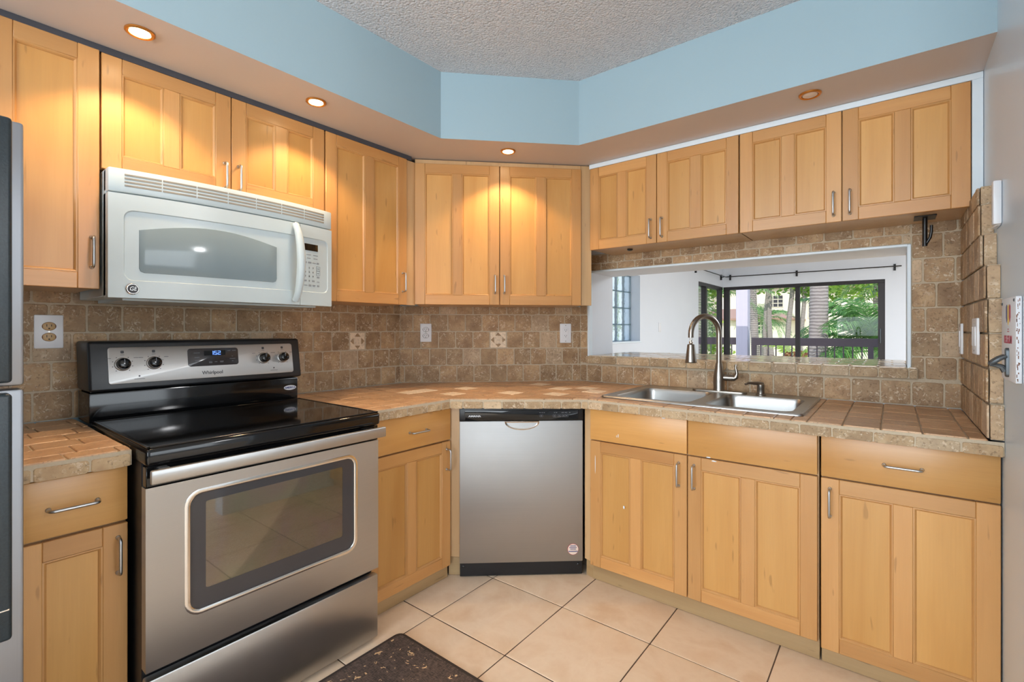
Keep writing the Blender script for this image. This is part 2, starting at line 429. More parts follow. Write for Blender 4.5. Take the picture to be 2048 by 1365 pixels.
def soften(pts, r):
    out = []; n = len(pts)
    for i in range(n):
        p, a, b = Vector(pts[i]), Vector(pts[i-1]), Vector(pts[(i+1) % n])
        rr = r*random.uniform(.6, 1.5)
        da, db = (a-p), (b-p)
        ra, rb = min(rr, da.length*.4), min(rr, db.length*.4)
        pa, pb = p+da.normalized()*ra, p+db.normalized()*rb
        for q in (pa, p*.4+(pa+pb)*.3, pb): out.append((q.x+random.uniform(-.0007, .0007), q.y+random.uniform(-.0007, .0007)))
        m = (p+b)/2
        if db.length > .05:
            d = random.uniform(-.0012, .0008); nn = Vector((-db.y, db.x)).normalized(); out.append((m.x-nn.x*d, m.y-nn.y*d))
    return out
def tile(bm, pts, F, h=.006, gap=.0028, tint=None, mat=1, r=.007):
    if abs(parea(pts)) < 2e-4: return
    if parea(pts) < 0: pts = list(reversed(pts))
    q = []
    for p in inset(pts, gap):
        if not q or (Vector(p)-Vector(q[-1])).length > .004: q.append(p)
    if len(q) > 2 and (Vector(q[0])-Vector(q[-1])).length < .004: q.pop()
    if len(q) < 3 or parea(q) < 1e-4: return
    q = soften(q, r)
    hh = h*random.uniform(.85, 1.1)
    c = (sum(p[0] for p in q)/len(q), sum(p[1] for p in q)/len(q))
    sc = lambda k: [(c[0]+(p[0]-c[0])*k, c[1]+(p[1]-c[1])*k) for p in q]
    L = [[bm.verts.new(F(p[0], p[1], z)) for p in sc(k)] for k, z in ((1, 0), (.99, hh*.75), (.955, hh))]
    fs = [bm.faces.new(L[2])]; n = len(q)
    for A, B in zip(L, L[1:]):
        for i in range(n): fs.append(bm.faces.new((A[i], A[(i+1) % n], B[(i+1) % n], B[i])))
    paint(bm, fs, tint or (random.random(), 0 if random.random() > .12 else .25, random.random()), mat)
def decor(bm, u, v_, s, F):
    g = .0028; c = (u+s/2, v_+s/2); k = s/2-g
    P = lambda a, b: (c[0]+a*k, c[1]+b*k)
    cream = lambda: (.75, .9, random.random()); brn = lambda: (.2, 0, random.random())
    tile(bm, [P(-1, -1), P(1, -1), P(1, 1), P(-1, 1)], F, .0045, .0005, cream(), r=.003)
    tile(bm, [P(-.5, -.5), P(.5, -.5), P(.5, .5), P(-.5, .5)], F, .0068, .001, (.7, .8, .4), r=.012)
    for a, b in ((0, 1), (1, 0), (0, -1), (-1, 0)):
        tri = [P(a*.95, b*.95), P(a*.5-b*.42, b*.5+a*.42), P(a*.5+b*.42, b*.5-a*.42)]
        if parea(tri) < 0: tri.reverse()
        tile(bm, tri, F, .0065, .0005, brn(), r=.003)
PT = .107; Z0 = .888
def tile_rows(bm, F, u0, u1, rects, rows, pitch=PT, off=0, decors=(), wid=None):
    for k, (a, b) in enumerate(rows):
        o = off+(pitch/2 if k % 2 else 0)
        u = u0-pitch*2+o % pitch
        while u < u1:
            p_ = pitch*random.uniform(.97, 1.03) if wid is None else wid*random.uniform(.85, 1.15)
            d = [q for q in decors if q[1] == k and u <= q[0] < u+p_]
            for r in rects:
                t_ = clip_rect((u, u+p_, a, b), r)
                if t_:
                    if d and t_[1]-t_[0] > .09: decor(bm, t_[0], t_[2], min(p_, b-a), F)
                    else: tile(bm, [(t_[0], t_[2]), (t_[1], t_[2]), (t_[1], t_[3]), (t_[0], t_[3])], F)
            u += p_
ROWS = [(Z0+PT*k, Z0+PT*(k+1)) for k in range(8)]
def poly_prism_z(bm, pts, z0, z1, mat=0):
    return prism(bm, pts, z1, z0, mat, plane='XY')

# ================================================================== the room shell
R2 = math.sqrt(.5)
FA = lambda u, v_, n: (-2.42+n, u, v_)
FB = lambda u, v_, n: (-2.42+R2*(u+n), 1.93+R2*(u-n), v_)
FC = lambda u, v_, n: (u, 2.75-n, v_)
FD = lambda u, v_, n: (.23-n, u, v_)
LB = 1.16

bm = BM(); box(bm, -2.62, 4.6, -3.6, 2.9, -.12, -.0022, mat=0)
i0, j0 = -3, -13
for i in range(-3, 15):
    for j in range(-13, 4):
        x, y = -1.54+.4*i, 1.4+.4*j
        tile(bm, [(x, y), (x+.4, y), (x+.4, y+.4), (x, y+.4)], lambda a, b, n: (a, b, -.003+n*.999), .0028, .0014, rt(), 1, .002)
box(bm, -2.62, 4.6, 2.9, 9.9, -.12, 0, mat=1)
struct(build('floor', bm, ['floorgrout', 'floor'], smooth=25))
bm = BM(); box(bm, -2.75, 4.6, -3.6, 9.9, 2.5, 2.6); struct(build('ceiling', bm, 'popcorn'))

bm = BM(); box(bm, -2.62, -2.42, -3.6, 3.07, 0, 2.5); WL = struct(build('wall_left', bm, 'blue'))
bm = BM(); poly_prism_z(bm, [(-2.42, 1.93), (-1.6, 2.75), (-2.42, 2.75)], 0, 2.5); WB = struct(build('wall_diagonal', bm, 'blue'))
OX0, OX1, OZ0, OZ1 = -1.531, .053, 1.05, 1.588
bm = BM()
box(bm, -2.42, OX0, 2.752, 3.07, 0, 2.5); box(bm, OX1, .38, 2.752, 3.07, 0, 2.5)
box(bm, OX0, OX1, 2.752, 3.07, 0, OZ0-.006); box(bm, OX0, OX1, 2.752, 3.07, OZ1, 2.5)
WC = struct(build('wall_back', bm, 'white'))
# painted edge of the pass-through opening
bm = BM()
for a in ((OX0-.012, OX0+.002, OZ0, OZ1+.008), (OX1-.002, OX1+.012, OZ0, OZ1+.008), (OX0, OX1, OZ1-.002, OZ1+.010)):
    box(bm, a[0], a[1], 2.738, 2.78, a[2], a[3], .002)
struct(build('trim_1', bm, 'trimwhite'))
bm = BM(); box(bm, .263, .38, 1.3, 2.752, 0, 2.5); WD = struct(build('wall_right', bm, 'pale'))
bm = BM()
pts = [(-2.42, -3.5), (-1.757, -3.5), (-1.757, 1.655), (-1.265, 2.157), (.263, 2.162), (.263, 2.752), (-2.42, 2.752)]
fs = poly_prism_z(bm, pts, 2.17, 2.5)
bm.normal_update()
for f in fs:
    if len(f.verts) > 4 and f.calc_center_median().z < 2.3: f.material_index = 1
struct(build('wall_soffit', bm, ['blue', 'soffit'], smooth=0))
# unseen end of the kitchen: far wall behind the camera with a wide window, and the open side
bm = BM()
box(bm, -2.62, -2.2, -3.6, -3.45, 0, 2.5); box(bm, 1.6, 4.6, -3.6, -3.45, 0, 2.5); box(bm, -2.2, 1.6, -3.6, -3.45, 0, .45); box(bm, -2.2, 1.6, -3.6, -3.45, 2.42, 2.5)
struct(build('wall_front', bm, 'white'))
bm = BM(); box(bm, 4.45, 4.6, -3.6, 9.9, 0, 2.5); struct(build('wall_side', bm, 'white'))

# ---- tile backsplash on the three walls
def splash(name, parent, F, u0, u1, rects, rows, backs, **k):
    bm = BM()
    for r in backs:
        vs = [bm.verts.new(F(a, b, .0036)) for a, b in ((r[0], r[2]), (r[1], r[2]), (r[1], r[3]), (r[0], r[3]))]
        paint(bm, [bm.faces.new(vs)], (.5, 0, .5), 0)
    tile_rows(bm, F, u0, u1, rects, rows, **k)
    o = build(name, bm, ['grout', 'tile'], parent, smooth=0)
    return o
RA = [(.05, 1.93, Z0, 1.80)]
splash('tile_backsplash', WL, FA, .05, 1.93, RA, ROWS, RA, off=.02, decors=[(1.60, 2)])
RB = [(0, LB, Z0, 1.37)]
splash('tile_backsplash', WB, FB, 0, LB, RB, ROWS[:5], RB, off=.03, decors=[(.632, 2)])
u0, u1 = -1.6, .23
RC = [(u0, u1, Z0, 1.004), (u0, OX0-.012, 1.004, 1.70), (OX1+.012, u1, 1.004, 1.70)]
RT = (OX0-.012, OX1+.012, OZ1+.01, 1.70)
bm = BM()
for r in RC+[RT]:
    paint(bm, [bm.faces.new([bm.verts.new(FC(a, b, .0036)) for a, b in ((r[0], r[2]), (r[1], r[2]), (r[1], r[3]), (r[0], r[3]))])], (.5, 0, .5), 0)
tile_rows(bm, FC, u0, u1, RC, ROWS[:7]+[(ROWS[7][0], ROWS[7][0]+.055)], off=.05)
tile_rows(bm, FC, u0, u1, [RT], [(OZ1+.008, 1.642), (1.642, 1.696)], pitch=.115, off=.03)
build('tile_backsplash', bm, ['grout', 'tile'], WC, smooth=0)
# tiled return on the right wall, stepping forward row by row
bm = BM()
ends = [2.035, 2.05, 2.06, 2.07, 2.10, 2.165, 2.22, 2.24]
for k, ye in enumerate(ends):
    a, b = ROWS[k] if k < 7 else (ROWS[7][0], 1.70)
    box(bm, .2335, .2629, ye+.002, 2.748, a, b, mat=0, tint=(.5, 0, .5))
    tile_rows(bm, FD, ye, 2.75, [(ye, 2.745, a, b)], [(a, b)], off=.05*(k % 2))
    tile(bm, [(0, a), (.0325, a), (.0325, b), (0, b)], lambda u, v_, n, ye=ye: (.231+u, ye+.003-n, v_), .006, .0015, (random.uniform(.5, 1), .15, random.random()), 1, .005)
build('tile_return', bm, ['grout', 'tile'], WD, smooth=0)
# tiled sill of the pass-through
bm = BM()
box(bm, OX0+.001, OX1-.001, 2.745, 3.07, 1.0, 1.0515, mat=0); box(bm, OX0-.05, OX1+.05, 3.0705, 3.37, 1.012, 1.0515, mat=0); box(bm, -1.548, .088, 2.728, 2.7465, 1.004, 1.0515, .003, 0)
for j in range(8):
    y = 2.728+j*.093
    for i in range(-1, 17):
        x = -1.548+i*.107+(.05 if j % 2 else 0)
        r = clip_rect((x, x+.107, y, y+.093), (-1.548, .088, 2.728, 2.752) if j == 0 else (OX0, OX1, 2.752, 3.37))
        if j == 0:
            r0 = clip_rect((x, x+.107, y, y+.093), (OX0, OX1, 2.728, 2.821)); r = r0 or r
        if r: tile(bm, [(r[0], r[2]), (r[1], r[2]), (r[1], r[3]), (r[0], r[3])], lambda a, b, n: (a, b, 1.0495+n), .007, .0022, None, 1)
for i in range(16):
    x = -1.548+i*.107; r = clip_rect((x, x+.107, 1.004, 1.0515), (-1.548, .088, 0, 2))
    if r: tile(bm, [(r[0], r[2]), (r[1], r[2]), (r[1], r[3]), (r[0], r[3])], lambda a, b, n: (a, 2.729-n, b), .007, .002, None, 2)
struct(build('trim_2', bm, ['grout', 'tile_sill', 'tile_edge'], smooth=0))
# painted strips round the right wall cabinets
bm = BM(); box(bm, -1.37, .262, 2.452, 2.475, 2.1445, 2.169, .001); box(bm, .2315, .262, 2.452, 2.475, 1.702, 2.1445, .001)
struct(build('trim_3', bm, 'trimwhite'))
# dark strip painting the shade of the caulked gap above the left cabinets and wooden strip above the corner cabinet
bm = BM(); box(bm, -2.10, -2.068, -.4, 1.73, 2.147, 2.1695); struct(build('trim_4', bm, 'caulk_shade'))

# ================================================================== cabinets
def door(bm, x0, x1, z0, z1, panels=2, t_=.02, s=.055, r=.052):
    b = .0018
    box(bm, x0, x0+s, 0, t_, z0, z1, b, 0, rt()); box(bm, x1-s, x1, 0, t_, z0, z1, b, 0, rt())
    box(bm, x0+s, x1-s, .0003, t_, z0, z0+r, b, 1, rt()); box(bm, x0+s, x1-s, .0003, t_, z1-r, z1, b, 1, rt())
    xs = [(x0+s, x1-s)]
    if panels == 2:
        m = (x0+x1)/2; k = .026
        box(bm, m-k, m+k, .0003, t_, z0+r, z1-r, b, 0, rt()); xs = [(x0+s, m-k), (m+k, x1-s)]
    for a, c in xs:
        za, zb = z0+r, z1-r
        prof = [(0, .0015), (.0035, .0012), (.0075, .0045), (.009, .009)]
        L = []
        for d, y in prof:
            L.append([bm.verts.new(p) for p in ((a+d, y, za+d), (c-d, y, za+d), (c-d, y, zb-d), (a+d, y, zb-d))])
        fs = []
        tn = (.32, 0, random.random())
        for A, B in zip(L, L[1:]):
            for i in range(4): fs.append(bm.faces.new((A[i], A[(i+1) % 4], B[(i+1) % 4], B[i])))
        paint(bm, fs, tn, 0)
        paint(bm, [bm.faces.new(L[-1])], rt(), 2)
def handle(parent, x, z, vert=True, ln=.098, name='handle'):
    bm = BM(); h = ln/2; r = .0042; d = -.028; k = .010
    P = [(-h, .001), (-h, d+k)]
    for i in range(1, 5):
        a = i/4*PI/2; P.append((-h+k*(1-math.cos(a)), d+k-k*math.sin(a)))
    P += [(-p[0], p[1]) for p in reversed(P)]
    tube(bm, [((0, p[1], p[0]) if vert else (p[0], p[1], 0)) for p in P], r, 10)
    for s in (-h, h):
        lathe(bm, [(.0062, -.0005), (.0062, .003), (.0045, .005)], (0 if vert else s, 0, s if vert else 0), 'Y', 12)
    return build(name, bm, 'pull', parent, (x, 0, z))
WM = ['wood_v', 'wood_h', 'wood_p']
def cabinet(name, label, loc, rotz, W, D, zb, zt, doors, drawers=(), kick=None, group=None, fill=None, cat='cabinet'):
    o = thing(name, label, cat, loc, rotz, group)
    bm = BM(); cz = zb if kick is None else zb
    if 'false drawer' in label:
        box(bm, .0015, W-.0015, .0215, D, cz+.004, .70, .001, 0, rt()); box(bm, .0015, W-.0015, .0215, .045, .70, zt, .001, 0, rt())
    else: box(bm, .0015, W-.0015, .0215, D, cz+.004, zt, .001, 0, rt())
    build('carcass', bm, 'carcass', o)
    for (a, b, z0, z1, pan, hx, hz) in doors:
        bm = BM(); door(bm, a, b, z0, z1, pan)
        d = build('door', bm, WM, o)
        if hx is not None: handle(d, hx, hz)
    for (a, b, z0, z1, hx) in drawers:
        bm = BM(); box(bm, a, b, 0, .02, z0, z1, .003, 0, rt(), 2)
        d = build('drawer_front', bm, 'wood_drawer', o)
        if hx is not None: handle(d, hx, (z0+z1)/2-.002, False)
    if kick:
        bm = BM(); box(bm, kick[1] if len(kick) > 1 else .001, kick[2] if len(kick) > 2 else W-.001, kick[0], kick[0]+.02, .001, zb+.003, .001, 0, rt()); build('toe_kick', bm, 'kick', o)
    if fill:
        for a, b, z0, z1, y in fill:
            bm = BM(); box(bm, a, b, y, y+.018, z0, z1, .001, 0, rt()); build('filler', bm, 'carcass', o)
    return o
RA90 = PI/2
UT, UB = 2.146, 1.355
G1 = 'maple wall cabinets'
G2 = 'maple base cabinets'
# left wall, uppers (local x runs along +Y)
cabinet('wall_cabinet', 'tall maple wall cabinet with one single-panel door, left of the microwave', (-2.066, .15, 0), RA90, .257, .35, UB, UT+.004, [(0, .256, UB, UT+.004, 1, .236, 1.475)], group=G1)
cabinet('wall_cabinet', 'short wide maple wall cabinet with two doors directly above the white microwave', (-2.066, .409, 0), RA90, .805, .35, 1.756, UT, [(.002, .402, 1.760, UT, 2, .378, 1.828), (.405, .804, 1.760, UT, 2, .43, 1.828)], group=G1)
cabinet('wall_cabinet', 'tall maple wall cabinet with one two-panel door, right of the microwave', (-2.066, 1.218, 0), RA90, .515, .35, UB, UT, [(.002, .478, UB, UT, 2, .449, 1.475)], group=G1, fill=[(.4785, .545, UB, UT, .010)])
# corner
cabinet('wall_cabinet', 'maple corner wall cabinet with two tall doors, set diagonally above the dishwasher', (-2.07+.003, 1.749+.003, 0), PI/4, .975, .365, UB+.005, UT-.004, [(0, .468, UB+.005, UT-.004, 2, .444, 1.475), (.472, .94, UB+.005, UT-.004, 2, .496, 1.475)], group=G1, fill=[(.941, 1.004, UB+.005, UT+.020, .012), (.0, .94, UT-.003, UT+.020, .012)])
# right wall uppers
UCB = 1.678
cabinet('wall_cabinet', 'short two-door maple wall cabinet beside the corner cabinet, above the opening', (-1.368, 2.455, 0), 0, .799, .285, UCB, UT-.002, [(.002, .395, UCB, UT-.002, 2, .365, 1.755), (.398, .796, UCB, UT-.002, 2, .426, 1.755)], group=G1)
cabinet('wall_cabinet', 'short maple wall cabinet with two doors beside the right wall, black bracket under it', (-.567, 2.455, 0), 0, .797, .285, UCB, UT-.002, [(.001, .399, UCB, UT-.002, 2, .371, 1.755), (.402, .796, UCB, UT-.002, 2, .428, 1.755)], group=G1)
# base, left wall
CT = .838
cabinet('base_cabinet', 'narrow maple base cabinet with one drawer and one door, between refrigerator and stove', (-1.70, .15, 0), RA90, .247, .70, .072, CT, [(.016, .246, .075, .676, 1, .224, .590)], [(.016, .246, .683, .834, .131)], (.03,), G2)
cabinet('base_cabinet', 'maple base cabinet with one drawer over a two-panel door, between stove and dishwasher', (-1.70, 1.178, 0), RA90, .490, .66, .066, CT, [(.006, .488, .066, .676, 2, .462, .590)], [(.006, .488, .683, .834, .283)], (.022,), G2)
# base, right wall
cabinet('base_cabinet', 'wide maple base cabinet under the sink with two plain false drawer fronts and two doors', (-1.151, 2.065, 0), 0, .942, .66, .078, CT, [(.002, .466, .082, .685, 2, .432, .600), (.470, .937, .082, .685, 2, .496, .600)], [(.002, .466, .690, .8375, None), (.470, .937, .690, .8375, None)], (.034,), G2)
cabinet('base_cabinet', 'maple base cabinet with one drawer over a two-panel door, against the right wall', (-.205, 2.065, 0), 0, .467, .66, .070, CT, [(.002, .464, .066, .685, 2, .029, .600)], [(.002, .464, .690, .8375, .232)], (.034,), G2)

sc_ = [o for o in COL.objects if 'under the sink' in o.get('label', '')][0]
for x, z, a, b in ((.150, .726, .002, .011), (.142, .722, .0015, .007), (.365, .834, .010, .003), (.555, .6925, .010, .003), (.575, .680, .012, .003), (.03, .58, .0015, .05), (.178, .40, .004, .010)):
    bm = BM(); prism(bm, [(x+a*math.cos(k*.9)*random.uniform(.6, 1.1), z+b*math.sin(k*.9)*random.uniform(.6, 1.1)) for k in range(7)], -.0004, .0006); build('paint_mark', bm, 'trimwhite', sc_)

# filler strips either side of the dishwasher
def strip(label, p, q, z0, z1, lower):
    d = Vector((q[0]-p[0], q[1]-p[1])); a = math.atan2(d.y, d.x)
    o = thing('filler_panel', label, 'filler panel', (p[0], p[1], 0), a, 'filler panels at the dishwasher')
    bm = BM(); box(bm, 0, d.length, 0, .018, z0, z1, .001, 0, rt()); build('board', bm, 'carcass', o)
    bm = BM(); box(bm, 0, d.length, lower, lower+.018, .001, z0-.002, .001, 0, rt()); build('kick_board', bm, 'kick', o)
    return o
strip('narrow pale wood filler strip between the stove-side cabinet and the dishwasher', (-1.722, 1.669), (-1.673, 1.702), .10, .838, .02)
strip('narrow pale wood filler strip between the dishwasher and the sink cabinet', (-1.198, 2.100), (-1.153, 2.088), .085, .838, .012)

# ================================================================== countertops
def edge_tiles(bm, p, q, z0=.838, z1=.8755):
    d = Vector((q[0]-p[0], q[1]-p[1])); L = d.length; d.normalize(); n = Vector((d.y, -d.x))
    u = -random.uniform(.02, .09)
    while u < L:
        wd = random.uniform(.085, .118); r = clip_rect((u, u+wd, z0, z1), (0, L, z0, z1))
        if r: tile(bm, [(r[0], r[2]), (r[1], r[2]), (r[1], r[3]), (r[0], r[3])], lambda a, b, k: (p[0]+d.x*a+n.x*(k-.004), p[1]+d.y*a+n.y*(k-.004), b), .006, .0018, None, 2, .005)
        u += wd
def counter(label, poly, convex, holes, edges, lights=(), brick=False):
    bm = BM()
    for cvx in convex:
        if holes and len(cvx) == 4 and holes[0] in (cvx,): pass
    for cvx in convex: poly_prism_z(bm, inset(cvx, 0), .842, .8835, 0)
    g = PT
    for cvx in convex:
        xs = [p[0] for p in cvx]; ys = [p[1] for p in cvx]
        for i in range(math.floor((min(xs)+.03)/g)-1, math.ceil(max(xs)/g)+1):
            for j in range(math.floor((min(ys)-.01)/g)-1, math.ceil(max(ys)/g)+1):
                x, y = i*g-.03, j*g+.01
                if brick: y += (.05 if i % 2 else 0)+.02*((i*7) % 3)
                c = clip_poly([(x, y), (x+g, y), (x+g, y+g), (x, y+g)], cvx)
                if not c or abs(parea(c)) < 3e-4: continue
                lit = any(x <= l[0] < x+g and y <= l[1] < y+g for l in lights)  # picks the cream accent tiles, pale by their own colour
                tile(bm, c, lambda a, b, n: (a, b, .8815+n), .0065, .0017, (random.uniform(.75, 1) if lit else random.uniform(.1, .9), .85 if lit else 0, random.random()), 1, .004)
    for p, q in edges: edge_tiles(bm, p, q)
    return tag(build('countertop', bm, ['grout', 'tile_top', 'tile_edge'], smooth=0), label, 'countertop', 'tiled countertops')
counter('short stretch of tan stone-tiled countertop between refrigerator and stove', None, [[(-2.41, .145), (-1.672, .145), (-1.672, .398), (-2.41, .398)]], None, [((-1.672, .145), (-1.672, .398))], brick=True)
a0, a1, a2 = (-1.672, 1.635), (-1.145, 2.040), (.262, 2.030)
SX0, SX1, SY0, SY1 = -1.10, -.295, 2.155, 2.675
conv = [[(-2.41, 1.172), (-1.672, 1.172), a0, (-2.41, 1.635)],
        [(-2.41, 1.635), a0, a1, (-1.145, 2.742), (-1.607, 2.742), (-2.41, 1.94)],
        [a1, (a1[0]+(SX1-SX1), SY0), (SX0, SY0), (SX0, SY1), (-1.145, SY1)][0:0] or [(-1.145, 2.040), (SX0, 2.0395), (SX0, 2.742), (-1.145, 2.742)],
        [(SX0, 2.0395), (SX1, 2.034), (SX1, SY0), (SX0, SY0)],
        [(SX0, SY1), (SX1, SY1), (SX1, 2.742), (SX0, 2.742)],
        [(SX1, 2.034), (.2285, 2.0305), (.2285, 2.742), (SX1, 2.742)],
        [(.2285, 2.0305), (.262, 2.030), (.262, 2.032), (.2285, 2.033)]]
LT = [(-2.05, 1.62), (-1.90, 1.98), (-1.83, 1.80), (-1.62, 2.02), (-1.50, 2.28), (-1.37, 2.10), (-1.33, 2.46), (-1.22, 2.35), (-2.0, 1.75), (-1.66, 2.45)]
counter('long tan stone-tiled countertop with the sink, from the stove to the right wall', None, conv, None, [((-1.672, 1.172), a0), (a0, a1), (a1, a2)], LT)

# ================================================================== stove
SW = .757
st = thing('stove', 'stainless steel electric stove with black glass cooktop and four black knobs', 'stove', (-1.585, .405, 0), RA90)
bm = BM(); box(bm, .004, SW-.004, .04, .70, .03, .865, .003); box(bm, .03, SW-.03, .06, .66, .001, .03); build('body', bm, 'black_satin', st)
bm = BM()
box(bm, 0, SW, -.012, .615, .848, .897, .012, 0, None, 3)
for a in ((.006, SW-.006, -.004, .004), (.006, SW-.006, .592, .600)): box(bm, a[0], a[1], a[2], a[3], .896, .9005, .0015)
for a in (.006, SW-.014): box(bm, a, a+.008, -.004, .6, .896, .9005, .0015)
ct = build('cooktop', bm, 'black_gloss', st)
bm = BM(); box(bm, .016, SW-.016, .006, .59, .8945, .8985, .001); build('glass_top', bm, 'cooktop', ct)
bm = BM()
box(bm, .01, SW-.01, .012, .05, .80, .85, .002)
for k in range(26): box(bm, .06+k*.025, .075+k*.025, .006, .014, .833, .839, .001)
build('vent_trim', bm, 'black_gloss', st)
# oven door with its window
bm = BM()
fz0, fz1 = .286, .788
win = rrect(.105, .648, .402, .745, .034, 5)
def frame_face(bm, x0, x1, z0, z1, inner, y, mat=0):
    cx = sum(p[0] for p in inner)/len(inner); cz = sum(p[1] for p in inner)/len(inner)
    # add inner points towards each outer corner so the outer outline keeps its corners
    pts = [(math.atan2(p[1]-cz, p[0]-cx), p) for p in inner]
    n = len(inner)
    for X, Z in ((x0, z0), (x1, z0), (x1, z1), (x0, z1)):
        a = math.atan2(Z-cz, X-cx); d = Vector((X-cx, Z-cz)); best = None
        for i in range(n):
            p, q = Vector(inner[i]), Vector(inner[(i+1) % n]); e = q-p
            den = d.x*e.y-d.y*e.x
            if abs(den) < 1e-12: continue
            w_ = p-Vector((cx, cz)); t_ = (w_.x*e.y-w_.y*e.x)/den; s_ = (w_.x*d.y-w_.y*d.x)/den
            if t_ > 0 and -1e-6 <= s_ <= 1+1e-6: best = (cx+d.x*t_, cz+d.y*t_)
        if best: pts.append((a, best))
    pts.sort(key=lambda q: q[0])
    I, O = [], []
    for a, p in pts:
        d = (p[0]-cx, p[1]-cz); ks = []
        if d[0] > 1e-9: ks.append((x1-cx)/d[0])
        if d[0] < -1e-9: ks.append((x0-cx)/d[0])
        if d[1] > 1e-9: ks.append((z1-cz)/d[1])
        if d[1] < -1e-9: ks.append((z0-cz)/d[1])
        k = min(ks); I.append(bm.verts.new((p[0], y, p[1]))); O.append(bm.verts.new((cx+d[0]*k, y, cz+d[1]*k)))
    fs = [bm.faces.new((O[i], O[(i+1) % len(I)], I[(i+1) % len(I)], I[i])) for i in range(len(I))]
    paint(bm, fs, None, mat); return [v for v in I], [v for v in O]
def walls(bm, ring, dy, mat=0, flip=False):
    n = len(ring); B = [bm.verts.new((v.co.x, v.co.y+dy, v.co.z)) for v in ring]
    fs = [bm.faces.new((ring[i], ring[(i+1) % n], B[(i+1) % n], B[i])) for i in range(n)]
    paint(bm, fs, None, mat); return B
I, O = frame_face(bm, .003, SW-.003, fz0, fz1, win, 0)
walls(bm, O, .036); walls(bm, I, .036)
dr = build('oven_door', bm, 'steel', st, smooth=30)
bm = BM()
o_, i_ = rrect(.094, .659, .391, .756, .044, 6), rrect(.108, .645, .405, .742, .031, 6)
def ringband(bm, o_, i_, y0, y1, mat=0):
    n = len(o_); mid = [((a[0]+b[0])/2, (a[1]+b[1])/2) for a, b in zip(o_, i_)]
    L = [[bm.verts.new((p[0], y, p[1])) for p in q] for q, y in ((o_, y1), (o_, y0+.002), (mid, y0), (i_, y0+.003), (i_, y1))]
    fs = [bm.faces.new((A[k], A[(k+1) % n], B[(k+1) % n], B[k])) for A, B in zip(L, L[1:]) for k in range(n)]
    paint(bm, fs, None, mat)
ringband(bm, o_, i_, -.004, .006); build('window_trim', bm, 'chrome', dr)
bm = BM()
I, O = frame_face(bm, .1005, .6525, .3975, .7495, rrect(.150, .600, .458, .715, .006, 2), .004); build('window_border', bm, 'charcoal', dr, smooth=0)
bm = BM(); box(bm, .149, .601, .0045, .007, .457, .716); build('window_pane', bm, 'oven_pane', dr)
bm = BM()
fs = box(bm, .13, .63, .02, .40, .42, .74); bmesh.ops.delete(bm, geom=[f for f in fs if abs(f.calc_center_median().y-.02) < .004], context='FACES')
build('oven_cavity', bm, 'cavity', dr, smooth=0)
bm = BM()
for z in (.535, .62):
    for y in (.06, .1, .15, .2, .25, .3): tube(bm, [(.14, y, z), (.62, y, z)], .0025, 6)
build('oven_rack', bm, 'nickel', dr)
bm = BM(); box(bm, .004, SW-.004, .001, .03, .790, .846, .002); build('handle_backing', bm, 'black_gloss', dr)
bm = BM(); box(bm, .004, SW+.001, -.046, -.030, .806, .844, .004, 0, None, 2)
for x in (.03, SW-.06): box(bm, x, x+.03, -.034, .004, .812, .838, .003)
build('handle', bm, 'steel', dr)
bm = BM(); box(bm, .003, SW-.003, .0, .034, .016, .262, .006, 0, None, 2); build('storage_drawer', bm, 'steel', st)
# backguard and control panel
bm = BM(); prism(bm, [(0, .89), (SW, .89), (SW, .995), (0, .995)], .625, .79, bev=.006); box(bm, .01, SW-.01, .66, .79, .99, 1.02)
bgd = build('backguard', bm, 'black_gloss', st)
bm = BM()
tl = .030
def tiltbox(bm, x0, x1, z0, z1, y0, y1, bev, mat=0):
    n0 = len(bm.verts); fs = box(bm, x0, x1, y0, y1, z0, z1, bev, mat, None, 3)
    for v in {v for f in fs for v in f.verts}: v.co.y += (v.co.z-1.0)/.178*tl
tiltbox(bm, -.004, SW+.006, 1.0, 1.178, .600, .78, .010); cp = build('control_panel', bm, 'black_satin', st)
def on_panel(o, x, z, y=.598):
    o.location = (x, y+(z-1.0)/.178*tl, z); o.rotation_euler = (o.rotation_euler[0]-math.atan(tl/.178), 0, 0); return o
bm = BM(); prism(bm, rrect(-.337, .337, -.067, .067, .010, 4), -.001, .004, bev=.0015)
on_panel(build('steel_face', bm, 'steel', cp), .387, 1.090)
bm = BM(); prism(bm, rrect(-.094, .094, -.036, .036, .010, 4), -.003, .004, bev=.001)
ds = on_panel(build('display', bm, 'charcoal', cp), .393, 1.108)
bm = BM(); box(bm, -.036, .044, -.0040, -.002, .006, .026, .0005); build('clock_window', bm, 'black_glass', ds)
SEG = {'1': 'bc', '5': 'afgcd', '2': 'abged'}
def seven(ch, x, z, w_, h_, mat, par, y):
    bm = BM(); t_ = w_*.17; e = {'a': (x, x+w_, z+h_-t_, z+h_), 'g': (x+t_*.6, x+w_-t_*.6, z+h_/2-t_/2, z+h_/2+t_/2), 'd': (x, x+w_, z, z+t_),
        'f': (x, x+t_, z+h_/2, z+h_), 'b': (x+w_-t_, x+w_, z+h_/2+t_*.3, z+h_), 'e': (x, x+t_, z, z+h_/2), 'c': (x+w_-t_, x+w_, z, z+h_/2-t_*.3)}
    for k in SEG[ch]: q = e[k]; box(bm, q[0], q[1], y, y+.001, q[2], q[3])
    return build('clock_digit', bm, mat, par)
for ch, x in (('1', -.013), ('5', .001), ('2', .0145)): seven(ch, x, .0085, .0105, .0155, 'led_blue', ds, -.0046)
bm = BM(); box(bm, -.0018, .0, -.0046, -.0036, .0115, .0133); box(bm, -.0018, .0, -.0046, -.0036, .0185, .0203); build('clock_colon', bm, 'led_blue', ds)
bm = BM()
